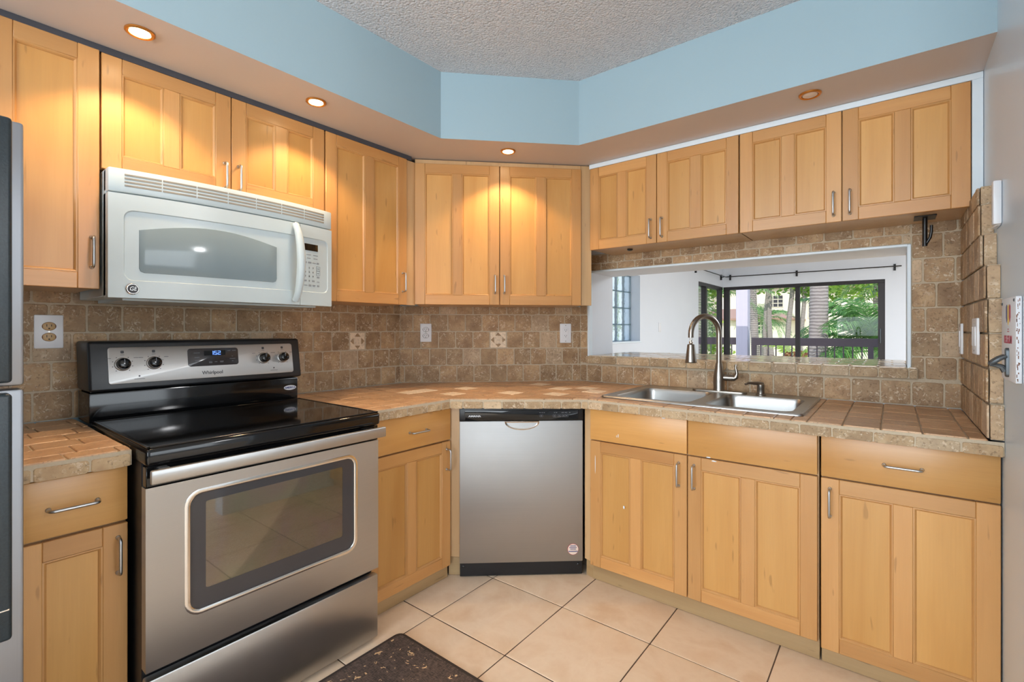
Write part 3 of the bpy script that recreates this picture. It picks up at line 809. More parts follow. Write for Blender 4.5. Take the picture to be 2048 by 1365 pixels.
for x, z, l in ((.058, .024, .012), (.078, .024, .015), (-.062, .018, .022), (-.062, 0, .018), (-.062, -.014, .016), (-.014, -.02, .012), (-.014, -.024, .012), (.006, -.021, .010), (.028, -.019, .014), (.028, -.023, .012), (.07, -.010, .022), (.07, .0, .006), (.07, -.02, .006)):
    bm = BM(); box(bm, x-l/2, x+l/2, -.0036, -.0028, z-.0009, z+.0009); build('key_legend', bm, 'print_grey', ds)
on_panel(text('Whirlpool', .020, 'print_dark', cp, 0, 0, 0, 'logo', sx=.92, bold=.0002), .385, 1.045, .5965)
for kx in (-.295, -.2, .205, .29):
    bm = BM()
    for a in range(-140, 141, 35):
        if abs(a) < 20: continue
        t_ = math.radians(a); x, z = kx+.030*math.sin(t_), .004+.030*math.cos(t_)
        box(bm, x-.0016, x+.0016, -.0016, -.0008, z-.0012, z+.0012)
    for s in (-1, 1): box(bm, kx+s*.040-.007, kx+s*.040+.007, -.0016, -.0008, .026, .0275)
    ringpts = rrect(kx-.005, kx+.005, .044, .054, .002, 2)
    prism(bm, ringpts, -.0014, -.0008); box(bm, kx-.006, kx+.006, -.0016, -.0008, .038, .0392)
    on_panel(build('dial_print', bm, 'print_dark', cp), .387, 1.090)
for x in (-.247, .2475):
    bm = BM(); prism(bm, circ(x, -.042, .003, 12), -.0016, -.0008); box(bm, x-.016, x+.016, -.0016, -.0008, -.0535, -.0522)
    on_panel(build('indicator_light', bm, 'print_dark', cp), .387, 1.090)
for kx in (.092, .187, .592, .677):
    bm = BM()
    lathe(bm, [(.0245, 0), (.0245, .004), (.0215, .006)], (0, 0, 0), 'Y', 28)
    lathe(bm, [(.0205, .004), (.0205, .010), (.0192, .026), (.0165, .0285), (.009, .0298), (.002, .0302)], (0, 0, 0), 'Y', 28, 1)
    box(bm, -.0012, .0012, -.0306, -.028, .003, .0160, 0, 2)
    on_panel(build('knob', bm, ['steel', 'black_gloss', 'print_grey'], cp), kx, 1.094)
bm = BM(); prism(bm, circ(.718, .950, .029, 28, .011), .6232, .6255); stk = build('sticker', bm, 'print_white', bgd); stk['label'] = 'oval white sticker with lettering'
text('AMERICA', .0125, 'print_blue', bgd, .718, .6228, .950, sx=.95, bold=.0003)

# ================================================================== microwave
MWW, MZ0, MZ1 = .797, 1.326, 1.753
mw = thing('microwave', 'white over-range microwave oven hanging below the short cabinet above the stove', 'microwave oven', (-2.0, .413, 0), RA90)
bm = BM(); box(bm, .001, MWW-.001, .03, .40, MZ0+.005, MZ1-.002, .002); box(bm, .05, MWW-.05, .05, .38, MZ0-.006, MZ0+.006)
build('housing', bm, 'mw_white', mw)
def bend(bm, amp=.042):
    for k in range(1, 24):
        bmesh.ops.bisect_plane(bm, geom=bm.verts[:]+bm.edges[:]+bm.faces[:], plane_co=(MWW*k/24, 0, 0), plane_no=(1, 0, 0), dist=1e-5)
    for v in bm.verts:
        u = 2*v.co.x/MWW-1; v.co.y -= amp*(1-abs(u)**2.4)*max(0, min(1, (.06-v.co.y)/.05))
bulge = lambda x: -.042*(1-abs(2*x/MWW-1)**2.4)
VZ = 1.672
bm = BM()
box(bm, .001, MWW-.001, 0, .055, VZ+.002, MZ1, .006, 0, None, 2)
bend(bm); gp = build('vent_panel', bm, 'mw_white', mw, smooth=30)
bm = BM()
for r in range(4):
    z = 1.694+r*.0118
    for q in range(7):
        x = .042+q*.102; box(bm, x, x+.0985, -.0012, .002, z, z+.0066, .0008)
bend(bm); build('vent_slots', bm, 'mw_dark', gp)
SEAM = .632
def front_panel(x0, x1, px0, px1, r0=True, r1=True):
    bm = BM()
    inner = []
    zt_, zb_ = 1.618, 1.383; r = .026
    def arc(cx, cz, a): return [(cx+r*math.cos(math.radians(a+90*k/5)), cz+r*math.sin(math.radians(a+90*k/5))) for k in range(6)]
    inner += arc(px1-r, zb_+r, -90) if r1 else [(px1, zb_)]
    inner += arc(px1-r, zt_-r, 0) if r1 else [(px1, zt_)]
    inner += arc(px0+r, zt_-r, 90) if r0 else [(px0, zt_)]
    inner += arc(px0+r, zb_+r, 180) if r0 else [(px0, zb_)]
    I, O = frame_face(bm, x0, x1, MZ0, VZ-.002, inner, 0)
    walls(bm, O, .055)
    n = len(I)
    cI = [bm.verts.new((v.co.x+(.0025 if v.co.x < (px0+px1)/2 else -.0025), .004, v.co.z+(.0025 if v.co.z < 1.5 else -.0025))) for v in I]
    fs = [bm.faces.new((I[i], I[(i+1) % n], cI[(i+1) % n], cI[i])) for i in range(n)]; fs.append(bm.faces.new(cI)); paint(bm, fs)
    bend(bm); return bm
mdoor = build('door', front_panel(.001, SEAM-.001, .040, SEAM-.003, True, False), 'mw_white', mw, smooth=30)
cpan = build('control_panel', front_panel(SEAM+.001, MWW-.001, SEAM+.003, MWW-.022, False, True), 'mw_white', mw, smooth=30)
bm = BM()
x0, x1, zb_, r = .080, .530, 1.412, .014
pts = [(x1-r, zb_), (x1-.004, zb_+.004), (x1, zb_+r)]
top = [(x0+(x1-x0)*(1-k/14), 1.555+.034*math.sin(PI*k/14)) for k in range(15)]
pts += [(x1, 1.545)]+top[0:]+[(x0, 1.545), (x0, zb_+r), (x0+.004, zb_+.004), (x0+r, zb_)]
prism(bm, pts, .0005, .006, bev=.0015); bend(bm); build('door_window', bm, 'mw_glass', mdoor)
bm = BM()
hp = []
for k in range(15):
    f_ = k/14; z = 1.342+f_*.318; hp.append((.604+.004*math.sin(PI*f_), bulge(.604)-.012-.040*math.sin(PI*f_)**.6, z))
tube(bm, hp, [.013+.004*math.sin(PI*k/14) for k in range(15)], 14); build('handle', bm, 'mw_white', mdoor)
bm = BM(); by = bulge(.062)
lathe(bm, [(.019, 0), (.019, .003), (.0165, .0055)], (.062, by, 1.356), 'Y', 30); bd = build('badge', bm, 'chrome', mdoor); bd['label'] = 'round chrome badge'
bm = BM(); lathe(bm, [(.0145, .0045), (.0145, .0062)], (.062, by, 1.356), 'Y', 30); build('badge_disc', bm, 'charcoal', bd)
text('GE', .019, 'chrome', bd, .062, by-.0066, 1.356, 'monogram', shear=.2, sx=.85)
def bent_text(s, size, mat, x, z, **k):
    d = .01; sl_ = (bulge(x+d)-bulge(x-d))/(2*d)
    o = text(s, size, mat, cpan, x, bulge(x)+.0028, z, **k); o.rotation_euler = (PI/2, 0, math.atan(sl_)); return o
bm = BM(); box(bm, .655, .722, .0022, .006, 1.563, 1.592, .0006); bend(bm); build('display', bm, 'black_glass', cpan)
bent_text('PRESS', .018, 'led_green', .682, 1.578, name='display_digits', sx=.85)
for r, row in enumerate(('123', '456', '789')):
    for c_, ch in enumerate(row): bent_text(ch, .0105, 'print_dark', .659+c_*.019, 1.488-r*.0185, name='key_digit')
bent_text('0', .0105, 'print_dark', .678, 1.4315, name='key_digit')
bm = BM()
for x, z, l in ((.676, 1.545, .022), (.710, 1.545, .024), (.676, 1.530, .018), (.710, 1.530, .020), (.660, 1.513, .012), (.660, 1.509, .012), (.681, 1.513, .016), (.681, 1.509, .016), (.703, 1.511, .018), (.722, 1.513, .012), (.722, 1.509, .012), (.659, 1.434, .013), (.659, 1.430, .013), (.699, 1.434, .013), (.699, 1.430, .013), (.661, 1.412, .016), (.682, 1.414, .013), (.682, 1.410, .013), (.702, 1.414, .015), (.702, 1.410, .013), (.724, 1.414, .011), (.724, 1.410, .011), (.724, 1.430, .012), (.724, 1.448, .013), (.724, 1.452, .013), (.724, 1.468, .010), (.724, 1.488, .012)):
    bm = BM(); box(bm, x-l/2, x+l/2, .0030, .0045, z-.0011, z+.0011); bend(bm); build('key_legend', bm, 'print_grey', cpan)
for z in (1.479, 1.459):
    bm = BM()
    for a in ((.714, .734, z+.0185, z+.0192), (.714, .734, z, z+.0007), (.714, .7147, z, z+.019), (.7333, .734, z, z+.019)): box(bm, a[0], a[1], .0030, .0045, a[2], a[3])
    bend(bm); build('key_outline', bm, 'print_grey', cpan)

# ================================================================== dishwasher
dv = Vector((-1.202+1.666, 2.094-1.690)); DWW = dv.length
dw = thing('dishwasher', 'stainless steel dishwasher with black control strip set diagonally in the corner', 'dishwasher', (-1.666, 1.690, 0), math.atan2(dv.y, dv.x))
bm = BM(); box(bm, .006, DWW-.006, .03, .55, .02, .832); build('tub', bm, 'black_satin', dw)
bm = BM()
pocket = [(.230, .7705)]+[(.31+.085*math.cos(math.radians(a)), .770+.036*math.sin(math.radians(a))) for a in range(190, 351, 16)]+[(.390, .7705)]
box(bm, .003, DWW-.003, 0, .035, .072, .7705, .004, 0, None, 2); ddoor = build('door', bm, 'steel_soft', dw, smooth=30)
bm = BM()
pk = [(.225, .7700)]+[(.310+.085*math.cos(math.radians(a)), .765+.040*math.sin(math.radians(a))) for a in range(184, 357, 12)]+[(.395, .7700)]
n = len(pk); ins = inset(pk, .010)
L = [[bm.verts.new((p[0], y, p[1])) for p in q] for q, y in ((pk, -.0006), (inset(pk, .004), -.003), (ins, .001))]
fs = [bm.faces.new((A[k], A[(k+1) % n], B[(k+1) % n], B[k])) for A, B in zip(L, L[1:]) for k in range(n)]; fs.append(bm.faces.new(L[-1])); paint(bm, fs)
build('pocket_handle', bm, 'chrome', ddoor)
bm = BM(); box(bm, .002, DWW-.002, -.004, .035, .7725, .838, .005, 0, None, 2); cs = build('control_strip', bm, 'black_satin', dw)
bm = BM(); prism(bm, rrect(.028, DWW-.026, .774, .824, .006, 3), -.0055, -.002, bev=.001); build('control_face', bm, 'black_glass', cs)
text('AMANA', .0125, 'print_white', cs, .077, -.0060, .796, sx=1.35, bold=.0003)
for x in (.405, .470, .493, .514, .530):
    bm = BM()
    for a in ((x-.008, x+.008, .800, .8007), (x-.008, x+.008, .7895, .7902), (x-.008, x-.0073, .7895, .8007), (x+.0073, x+.008, .7895, .8007)): box(bm, a[0], a[1], -.0064, -.0054, a[2], a[3])
    box(bm, x-.003, x+.003, -.0064, -.0054, .794, .7965); build('key', bm, 'print_grey', cs)
for x in (.398, .409, .419, .470, .480, .508, .513, .524, .529, .545):
    bm = BM(); box(bm, x-.003, x+.003, -.0064, -.0054, .810, .8125); build('key_legend', bm, 'print_grey', cs)
bm = BM(); box(bm, .004, DWW-.004, .012, .04, .004, .0700, .002); kk = build('kick_plate', bm, 'black_satin', dw)
for x in (.022, DWW-.024):
    bm = BM(); lathe(bm, [(.007, -.013), (.007, -.008), (.004, -.006)], (x, 0, .052), 'Y', 14); build('screw', bm, 'black_metal', kk)
bm = BM(); prism(bm, circ(.563, .132, .028, 30), -.0008, .001); sk = build('sticker', bm, 'print_red', ddoor); sk['label'] = 'round cream service sticker with red rim'
bm = BM(); prism(bm, circ(.563, .132, .0262, 30), -.0012, .001); build('sticker_face', bm, 'sticker', sk)
bm = BM()
for z, x0, x1 in ((.149, -.014, .014), (.141, -.018, .018), (.133, -.014, .014)):
    x = .563+x0
    while x < .563+x1: box(bm, x, x+.0028, -.0016, -.0010, z-.0022, z+.0022); x += .0036
x = .563-.022
while x < .563+.02: box(bm, x, x+.003, -.0016, -.0010, .119, .1245); x += .0038
build('sticker_print', bm, 'print_blue', sk)

# ================================================================== refrigerator (front edge only in frame)
fr = thing('refrigerator', 'grey refrigerator with long dark textured door handles at the left edge', 'refrigerator', (-1.5, .140, 0), RA90)
FW = .76
bm = BM(); box(bm, -FW, -.001, .055, .74, .02, 1.672, .006); build('cabinet_body', bm, 'fridge_steel', fr)
for z0, z1, nm in ((1.098, 1.675, 'freezer_door'), (.06, 1.090, 'fridge_door')):
    bm = BM(); box(bm, -FW, .026, 0, .05, z0, z1, .006, 0, None, 2); d = build(nm, bm, 'fridge_steel', fr)
    bm = BM()
    a, b = (1.108, 1.668) if z0 > 1 else (.566, 1.085)
    box(bm, -.085, .004, -.045, -.002, a, b, .007, 0, None, 3); hd = build('handle', bm, 'fridge_black', d)
    if z0 < 1:
        bm = BM(); box(bm, -.0855, .0, -.0455, -.003, .630, .634, .001); build('handle_band', bm, 'chrome', hd)
bm = BM(); box(bm, -FW+.02, .01, .02, .06, .002, .055); build('base_grille', bm, 'black_satin', fr)

# ================================================================== sink, faucet, soap pump
sk_ = thing('kitchen_sink', 'double bowl stainless steel drop-in sink let into the tiled countertop', 'sink', (0, 0, 0))
bm = BM()
X0, X1, Y0, Y1, ZS = -1.128, -.266, 2.125, 2.712, .8955
B1 = (-1.075, -.715, 2.170, 2.585); B2 = (-.650, -.312, 2.170, 2.585)
# rim as frame faces between the outer outline and two bowl openings, with z as height
def plane_frame(bm, x0, x1, y0, y1, inner, z):
    I, O = frame_face(bm, x0, x1, y0, y1, inner, 0)
    for v in set(I+O): v.co = Vector((v.co.x, v.co.z, z))
    return I, O
mx = -.6825
for (a, b, bb) in ((X0+.008, mx, B1), (mx, X1-.008, B2)):
    inner = rrect(bb[0], bb[1], bb[2], bb[3], .045, 6)
    I, O = plane_frame(bm, a, b, Y0+.008, Y1-.008, inner, ZS)
    prev = I; c = ((bb[0]+bb[1])/2, (bb[2]+bb[3])/2)
    for k_, dz in ((.99, -.004), (.975, -.02), (.955, -.15), (.93, -.165), (.85, -.172), (.1, -.178)):
        nx = [bm.verts.new((c[0]+(v.co.x-c[0])*k_, c[1]+(v.co.y-c[1])*k_, ZS+dz)) for v in I]
        fs = [bm.faces.new((prev[i], prev[(i+1) % len(I)], nx[(i+1) % len(I)], nx[i])) for i in range(len(I))]; paint(bm, fs); prev = nx
    paint(bm, [bm.faces.new(prev)])
# raised outer lip
op = rrect(X0, X1, Y0, Y1, .022, 4); ip = rrect(X0+.011, X1-.011, Y0+.011, Y1-.011, .016, 4); mp = rrect(X0+.005, X1-.005, Y0+.005, Y1-.005, .018, 4)
L = [[bm.verts.new((p[0], p[1], z)) for p in q] for q, z in ((op, .8885), (op, .892), (mp, .8978), (ip, ZS+.0002))]
n = len(op); fs = [bm.faces.new((A[k], A[(k+1) % n], B[(k+1) % n], B[k])) for A, B in zip(L, L[1:]) for k in range(n)]; paint(bm, fs)
build('basin', bm, 'steel_sink', sk_, smooth=50)
for c in ((-.895, 2.38), (-.481, 2.38)):
    bm = BM(); lathe(bm, [(.042, .7185), (.042, .7215), (.030, .7225), (.026, .7195)], (c[0], c[1], 0), 'Z', 24); build('drain', bm, 'chrome', sk_)
fc = thing('kitchen_faucet', 'brushed nickel pull-down kitchen faucet with hanging spray head behind the sink', 'faucet', (-.712, 2.650, .8958))
bm = BM(); prism(bm, rrect(-.135, .135, -.028, .028, .027, 6), .008, 0, bev=.003, plane='XY'); build('deck_plate', bm, 'nickel', fc)
bm = BM(); lathe(bm, [(.029, .006), (.029, .012), (.027, .02), (.0285, .055), (.027, .085), (.021, .12), (.0165, .148), (.0162, .150)], (0, 0, 0), 'Z', 30); build('body', bm, 'nickel', fc)
bm = BM()
sd = Vector((-.50, -.86, 0)).normalized(); rch = .185; R_ = rch/2; zc = .302
P = [(0, 0, .148), (0, 0, .2), (0, 0, .26)]
for k in range(0, 17):
    a = PI*k/16; q = sd*(R_-R_*math.cos(a)); P.append((q.x, q.y, zc+R_*math.sin(a)))
q = sd*rch; P += [(q.x, q.y, zc-.018)]
tube(bm, P, .0138, 18); build('spout', bm, 'nickel', fc)
bm = BM(); zc2 = zc-.018
tube(bm, [(q.x, q.y, zc2+.004), (q.x, q.y, zc2-.028)], .0055, 10)
lathe(bm, [(.002, -.034), (.008, -.031), (.0105, -.024), (.008, -.016), (.004, -.013)], (q.x, q.y, zc2), 'Z', 18); build('hose', bm, 'chrome', fc)
bm = BM(); lathe(bm, [(.0265, -.128), (.0285, -.125), (.0280, -.120), (.0180, -.036), (.0145, -.033)], (q.x, q.y, zc2), 'Z', 28); build('spray_head', bm, 'nickel', fc)
bm = BM()
hd_ = Vector((.92, .1, 0)).normalized()
tube(bm, [hd_*.018+Vector((0, 0, .075)), hd_*.072+Vector((0, 0, .075))], .0155, 16)
tube(bm, [hd_*.066+Vector((0, 0, .072)), hd_*.082+Vector((0, 0, .080)), hd_*.086+Vector((0, 0, .10)), hd_*.080+Vector((0, 0, .128)), hd_*.082+Vector((0, 0, .145))], [.0145, .0125, .008, .0062, .0055], 14)
build('lever', bm, 'nickel', fc)
sp_ = thing('soap_dispenser', 'small brushed nickel soap pump on the sink deck right of the faucet', 'soap dispenser', (-.512, 2.640, .8958))
bm = BM(); lathe(bm, [(.023, 0), (.023, .004), (.018, .007), (.0165, .03), (.0175, .033), (.0172, .052), (.012, .057)], (0, 0, 0), 'Z', 24); build('base', bm, 'nickel', sp_)
bm = BM(); tube(bm, [(.008, .008, .055), (-.01, -.01, .058), (-.045, -.045, .061), (-.058, -.058, .054)], [.0085, .009, .006, .005], 12); build('nozzle', bm, 'nickel', sp_)

# ================================================================== outlets, switches, sign and small fixtures
def plate(label, loc, rz, wd=.07, h=.115, kind='duplex', old=False, group=None, name='electrical_outlet', cat='outlet'):
    o = thing(name, label, cat, loc, rz, group)
    bm = BM(); prism(bm, rrect(-wd/2, wd/2, -h/2, h/2, .004, 3), -.0065, .001, bev=.003); build('cover_plate', bm, 'plate', o)
    if kind == 'duplex':
        for s in (-1, 1):
            cz = s*.0195
            bm = BM(); prism(bm, [(max(-.0165, min(.0165, p[0])), p[1]) for p in circ(0, cz, .0185, 24, .0145)], -.0082, -.004, bev=.001)
            rc = build('receptacle', bm, 'ivory' if old else 'plate', o)
            bm = BM()
            for x, hh in ((-.0062, .0045), (.0062, .0038)): box(bm, x-.0011, x+.0011, -.0086, -.008, cz+.003-hh, cz+.003+hh)
            prism(bm, circ(0, cz-.0078, .0026, 10), -.0086, -.008); build('slots', bm, 'slot', rc)
            bm = BM(); prism(bm, circ(0, cz, .0195, 24, .0158), -.0069, -.004)
            build('outline', bm, 'slot' if not old else 'backing', rc)
    elif kind == 'decora':
        bm = BM(); prism(bm, rrect(-.0168, .0168, -.0335, .0335, .003, 2), -.0082, -.004, bev=.001); rc = build('receptacle', bm, 'plate', o)
        for cz in (.018, -.018):
            bm = BM()
            for x in (-.0058, .0058): box(bm, x-.001, x+.001, -.0086, -.008, cz, cz+.008)
            prism(bm, circ(0, cz-.005, .0024, 10), -.0086, -.008); build('slots', bm, 'slot', rc)
        bm = BM(); ringband(bm, rrect(-.0182, .0182, -.035, .035, .004, 2), rrect(-.0168, .0168, -.0335, .0335, .003, 2), -.0068, -.004); build('outline', bm, 'print_grey', rc)
    else:
        for x in ([0] if wd < .1 else [-.023, .023]):
            bm = BM(); prism(bm, rrect(x-.0165, x+.0165, -.033, .033, .003, 2), -.0095, -.004, bev=.002); build('rocker', bm, 'plate', o)
    for z in ((0,) if kind == 'duplex' else (-h/2+.012, h/2-.012)):
        bm = BM(); prism(bm, circ(0, z, .003, 12), -.0075, -.004); build('screw', bm, 'nickel', o)
    return o
plate('white outlet plate with two stained brown receptacles, on tile left of the stove', (-2.4135, .331, 1.213), RA90, .078, .122, 'duplex', True)
def diag(u, z, y=.0065): return (-2.42+R2*(u+y), 1.93+R2*(u-y), z)
plate('white duplex outlet with rounded receptacles on corner tile, left of the diamond accent tile', diag(.162, 1.201), PI/4)
plate('white outlet with one rectangular receptacle on corner tile, right of the diamond accent tile', diag(1.057, 1.197), PI/4, .074, .125, 'decora')
plate('white switch plate in the corner of the tiled right wall, seen nearly edge-on', (.2235, 2.690, 1.183), -RA90, .075, .125, 'rocker', name='light_switch', cat='light switch')
plate('wide white double switch plate on the tiled right wall, near its front edge', (.2235, 2.245, 1.198), -RA90, .118, .122, 'rocker', name='light_switch', cat='light switch')
# uncovered switch on the painted right wall
us = thing('light_switch', 'open wall switch with bare metal strap, high on the right wall', 'light switch', (.2625, 2.12, 1.61), -RA90)
bm = BM(); box(bm, -.050, .018, -.006, .0, -.058, .062, .002); build('strap', bm, 'backing', us)['label'] = 'bare brownish metal strap'
bm = BM(); box(bm, -.040, -.020, -.014, -.005, -.014, .012, .002); build('toggle', bm, 'ivory', us)
bm = BM(); box(bm, .014, .045, -.020, .0, -.066, .068, .004, 0, None, 2); box(bm, -.05, .03, -.012, 0, -.068, -.060, .002); build('cover_plate', bm, 'plate', us)

# wooden souvenir sign with bottle opener on the right wall
sg = thing('wooden_sign', 'whitewashed wooden sign reading BELGIUM with a flag motif on the right wall', 'sign', (.2625, 1.889, 1.194), -RA90)
bm = BM(); prism(bm, rrect(-.102, .102, -.114, .114, .004, 2), -.0115, -.0005, bev=.001); bd = build('board', bm, 'print_white', sg)
bm = BM(); random.seed(5)
for k in range(34):
    z = random.uniform(-.106, .104); l = random.uniform(.001, .0045); y = random.uniform(-.0095, -.004)
    box(bm, .1015, .1023, y-random.uniform(.0004, .0014), y+.0006, z-l, z+l)
build('worn_edge', bm, 'backing', bd)
text('BELGIUM', .030, 'print_red', bd, -.004, -.0118, -.002, sx=.92, bold=.0006)
bm = BM()
for x, m_ in ((-.022, 0), (0, 1), (.022, 2)):
    prism(bm, [(x-.011, .050+(.010 if m_ != 1 else 0)), (x, .046-.008*(m_ == 1)), (x+.011, .050+(.010 if m_ != 1 else 0)), (x+.011, .090), (x, .096), (x-.011, .090)], -.0121, -.011, m_)
build('flag_motif', bm, ['print_blue', 'print_yellow', 'print_red'], bd)
bm = BM(); box(bm, -.013, .012, -.0121, -.011, .020, .0225); box(bm, -.006, .004, -.0121, -.011, .026, .029); build('small_print', bm, 'print_red', bd)
for x, z in ((-.088, .100), (.084, .104)):
    bm = BM(); lathe(bm, [(.004, .011), (.004, .013), (.002, .014)], (x, 0, z), 'Y', 12); build('nail', bm, 'gunmetal', bd)
bo = thing('bottle_opener', 'cast iron bottle opener screwed to the wooden sign', 'bottle opener', (.2510, 1.885, 1.130), -RA90)
bm = BM(); prism(bm, rrect(-.011, .011, -.040, .040, .009, 4), -.007, 0, bev=.002); build('back_plate', bm, 'gunmetal', bo)
bm = BM()
pts = [(-.006, -.015), (-.016, .006), (-.040, -.020), (-.060, -.046), (-.066, -.052)]
for s in (-1, 1):
    tube(bm, [(s*.012, -.006, .018), (s*.014, -.018, .011), (s*.014, -.029, .002), (s*.010, -.036, -.004)], [.005, .006, .006, .005], 8)
box(bm, -.014, .014, -.040, -.034, -.009, .000, .002)
tube(bm, [(0, -.006, -.024), (0, -.014, -.012), (0, -.026, -.008), (0, -.036, -.006)], [.009, .007, .006, .006], 8)
build('opener_arm', bm, 'gunmetal', bo)

# black bracket and cable hole below the wall cabinets
br = thing('bracket', 'small black metal hook bracket screwed below the wall cabinet beside the right wall', 'bracket', (.105, 2.600, 1.681))
bm = BM(); box(bm, -.035, .035, -.05, .05, -.0035, 0, .001); build('mounting_plate', bm, 'black_metal', br)
bm = BM(); tube(bm, [(0, 0, -.002), (0, 0, -.118)], .0085, 12); tube(bm, [(.002, 0, -.112), (.016, -.004, -.085), (.020, -.006, -.06), (.020, -.006, -.035)], .0055, 10); build('hook', bm, 'black_metal', br)
bm = BM(); lathe(bm, [(.016, 0), (.016, -.006), (.010, -.010)], (0, 0, 0), 'Z', 20)
o = build('cable_cap', bm, 'black_metal', None, (-1.175, 2.575, 1.681)); tag(o, 'small black round cap under the wall cabinet near the corner', 'cap')

# ================================================================== recessed downlights in the soffit
def downlight(x, y, label, on=True):
    o = thing('recessed_downlight', label, 'downlight', (x, y, 2.17), 0, 'soffit downlights')
    bm = BM()
    lathe(bm, [(.040, -.0005), (.040, -.005), (.036, -.008), (.029, -.006), (.028, -.0005)], (0, 0, 0), 'Z', 32)
    build('trim_ring', bm, 'brass', o)
    bm = BM(); lathe(bm, [(.0275, -.0008), (.0265, -.006), (.018, -.009), (.004, -.010)], (0, 0, 0), 'Z', 28)
    build('bulb', bm, 'bulb' if on else 'bulb_off', o)
    if on:
        l = bpy.data.lights.new('downlight_beam', 'SPOT'); l.energy = 20; l.color = (1, .68, .38); l.spot_size = math.radians(118); l.spot_blend = .4; l.shadow_soft_size = .03
        lo = bpy.data.objects.new('downlight_beam', l); COL.objects.link(lo); lo.location = (x, y, 2.155)
    return o
downlight(-1.88, .469, 'lit soffit downlight nearest the refrigerator, at the left')
downlight(-1.88, 1.066, 'lit soffit downlight above the right end of the microwave')
downlight(-1.60, 1.992, 'lit soffit downlight above the diagonal corner cabinet')
downlight(-.26, 2.265, 'unlit soffit downlight over the wall cabinets beside the right wall', False)
# flush ceiling lamps out of view; the one behind the camera is added fill
M['lampglow'] = emit('lamp_glow', (.97, .98, 1, 1), 9)
def ceiling_lamp(x, y, label, power):
    cl = thing('ceiling_lamp', label, 'ceiling lamp', (x, y, 2.5), 0, 'flush ceiling lamps')
    bm = BM(); lathe(bm, [(.17, 0), (.17, -.02), (.15, -.05), (.02, -.07)], (0, 0, 0), 'Z', 32); build('shade', bm, 'lampglow', cl)
    pl = bpy.data.lights.new('ceiling_lamp_light', 'POINT'); pl.energy = power; pl.color = (.97, .98, 1); pl.shadow_soft_size = .15
    po = bpy.data.objects.new('ceiling_lamp_light', pl); COL.objects.link(po); po.location = (x, y, 2.30)
ceiling_lamp(2.3, 1.45, 'round white flush lamp on the ceiling beyond the right wall', 45)
ceiling_lamp(-1.15, -1.3, 'round white flush lamp added as fill on the kitchen ceiling behind the camera', 26)

# ================================================================== floor mat
mt = thing('floor_mat', 'dark brown anti-fatigue mat with peeled beige spots in front of the stove', 'floor mat', (-1.20, .62, 0), 0)
bm = BM(); pts = rrect(-.345, .345, -.62, .617, .035, 5)
prism(bm, pts, .017, .0005, bev=.010, plane='XY', seg=3); build('edge', bm, 'mat_edge', mt)
bm = BM(); prism(bm, inset(pts, .018), .0178, .010, plane='XY'); build('surface', bm, 'mat', mt)

# ================================================================== living room beyond the opening
XL = -2.53
bm = BM(); WY0, WY1, WZ0, WZ1 = 4.60, 5.843, 1.078, 1.91
box(bm, -2.78, XL, 3.07, WY0, 0, 2.5); box(bm, -2.78, XL, WY1, 8.21, 0, 2.5)
box(bm, -2.78, XL, WY0, WY1, 0, WZ0); box(bm, -2.78, XL, WY0, WY1, WZ1, 2.5); box(bm, -2.78, XL, 8.21, 9.9, 2.03, 2.5)
struct(build('wall_living_left', bm, 'white'))
bm = BM(); box(bm, XL, -.09, 9.7, 9.9, 2.03, 2.5); box(bm, -.09, 4.6, 9.7, 9.9, 0, 2.5); struct(build('wall_living_back', bm, 'white'))
# glass block window
bm = BM()
for j in range(7):
    y = WY1-j*.207
    if y > WY0-.01: box(bm, -2.70, -2.655, max(WY0, y-.008), min(WY1, y+.004), WZ0, WZ1)
for i in range(5): box(bm, -2.70, -2.655, WY0, WY1, max(WZ0, WZ0+i*.207-.004), min(WZ1, WZ0+i*.207+.008))
wnd = struct(build('window_1', bm, 'mortar'))
bm = BM()
for j in range(6):
    for i in range(4):
        y1 = WY1-.006-j*.207; z0 = WZ0+.006+i*.207; z1 = min(z0+.196, WZ1-.004)
        if y1-.196 > WY0-.01 and z1-z0 > .05: box(bm, -2.72, -2.645, max(WY0, y1-.196), y1, z0, z1, .010, 0, None, 2)
build('glass_blocks', bm, 'block', wnd)
bm = BM(); box(bm, -2.644, XL+.012, WY0, WY1+.012, WZ0-.022, WZ0-.0005, .003); build('sill', bm, 'trimwhite', wnd)
# sliding doors
def slider(name, P, Q, posts, z1=2.028):
    d = Vector((Q[0]-P[0], Q[1]-P[1])); Lg = d.length; a = math.atan2(d.y, d.x)
    bm = BM()
    box(bm, 0, Lg, 0, .09, z1-.055, z1); box(bm, 0, Lg, 0, .09, .001, .04)
    for u, wd in posts: box(bm, u-wd/2, u+wd/2, .005, .085, .04, z1-.055, .003)
    o = build(name, bm, 'frame_black', None, (P[0], P[1], 0), a); struct(o)
    bm = BM()
    us = [u for u, _ in posts]
    for a_, b_ in zip(us, us[1:]): box(bm, a_, b_, .043, .047, .04, z1-.055)
    build('glass_pane', bm, 'pane', o)
    return o
s1 = slider('door_1', (XL, 9.72), (-.09, 9.72), [(.05, .10), (1.225, .07), (2.395, .09)])
s2 = slider('door_2', (XL-.012, 8.21), (XL-.012, 9.715), [(.03, .05), (.50, .09), (1.45, .10)])
bm = BM(); box(bm, 2.372, 2.392, -.025, .01, 1.00, 1.24, .006); build('door_handle', bm, 'gunmetal', s1)
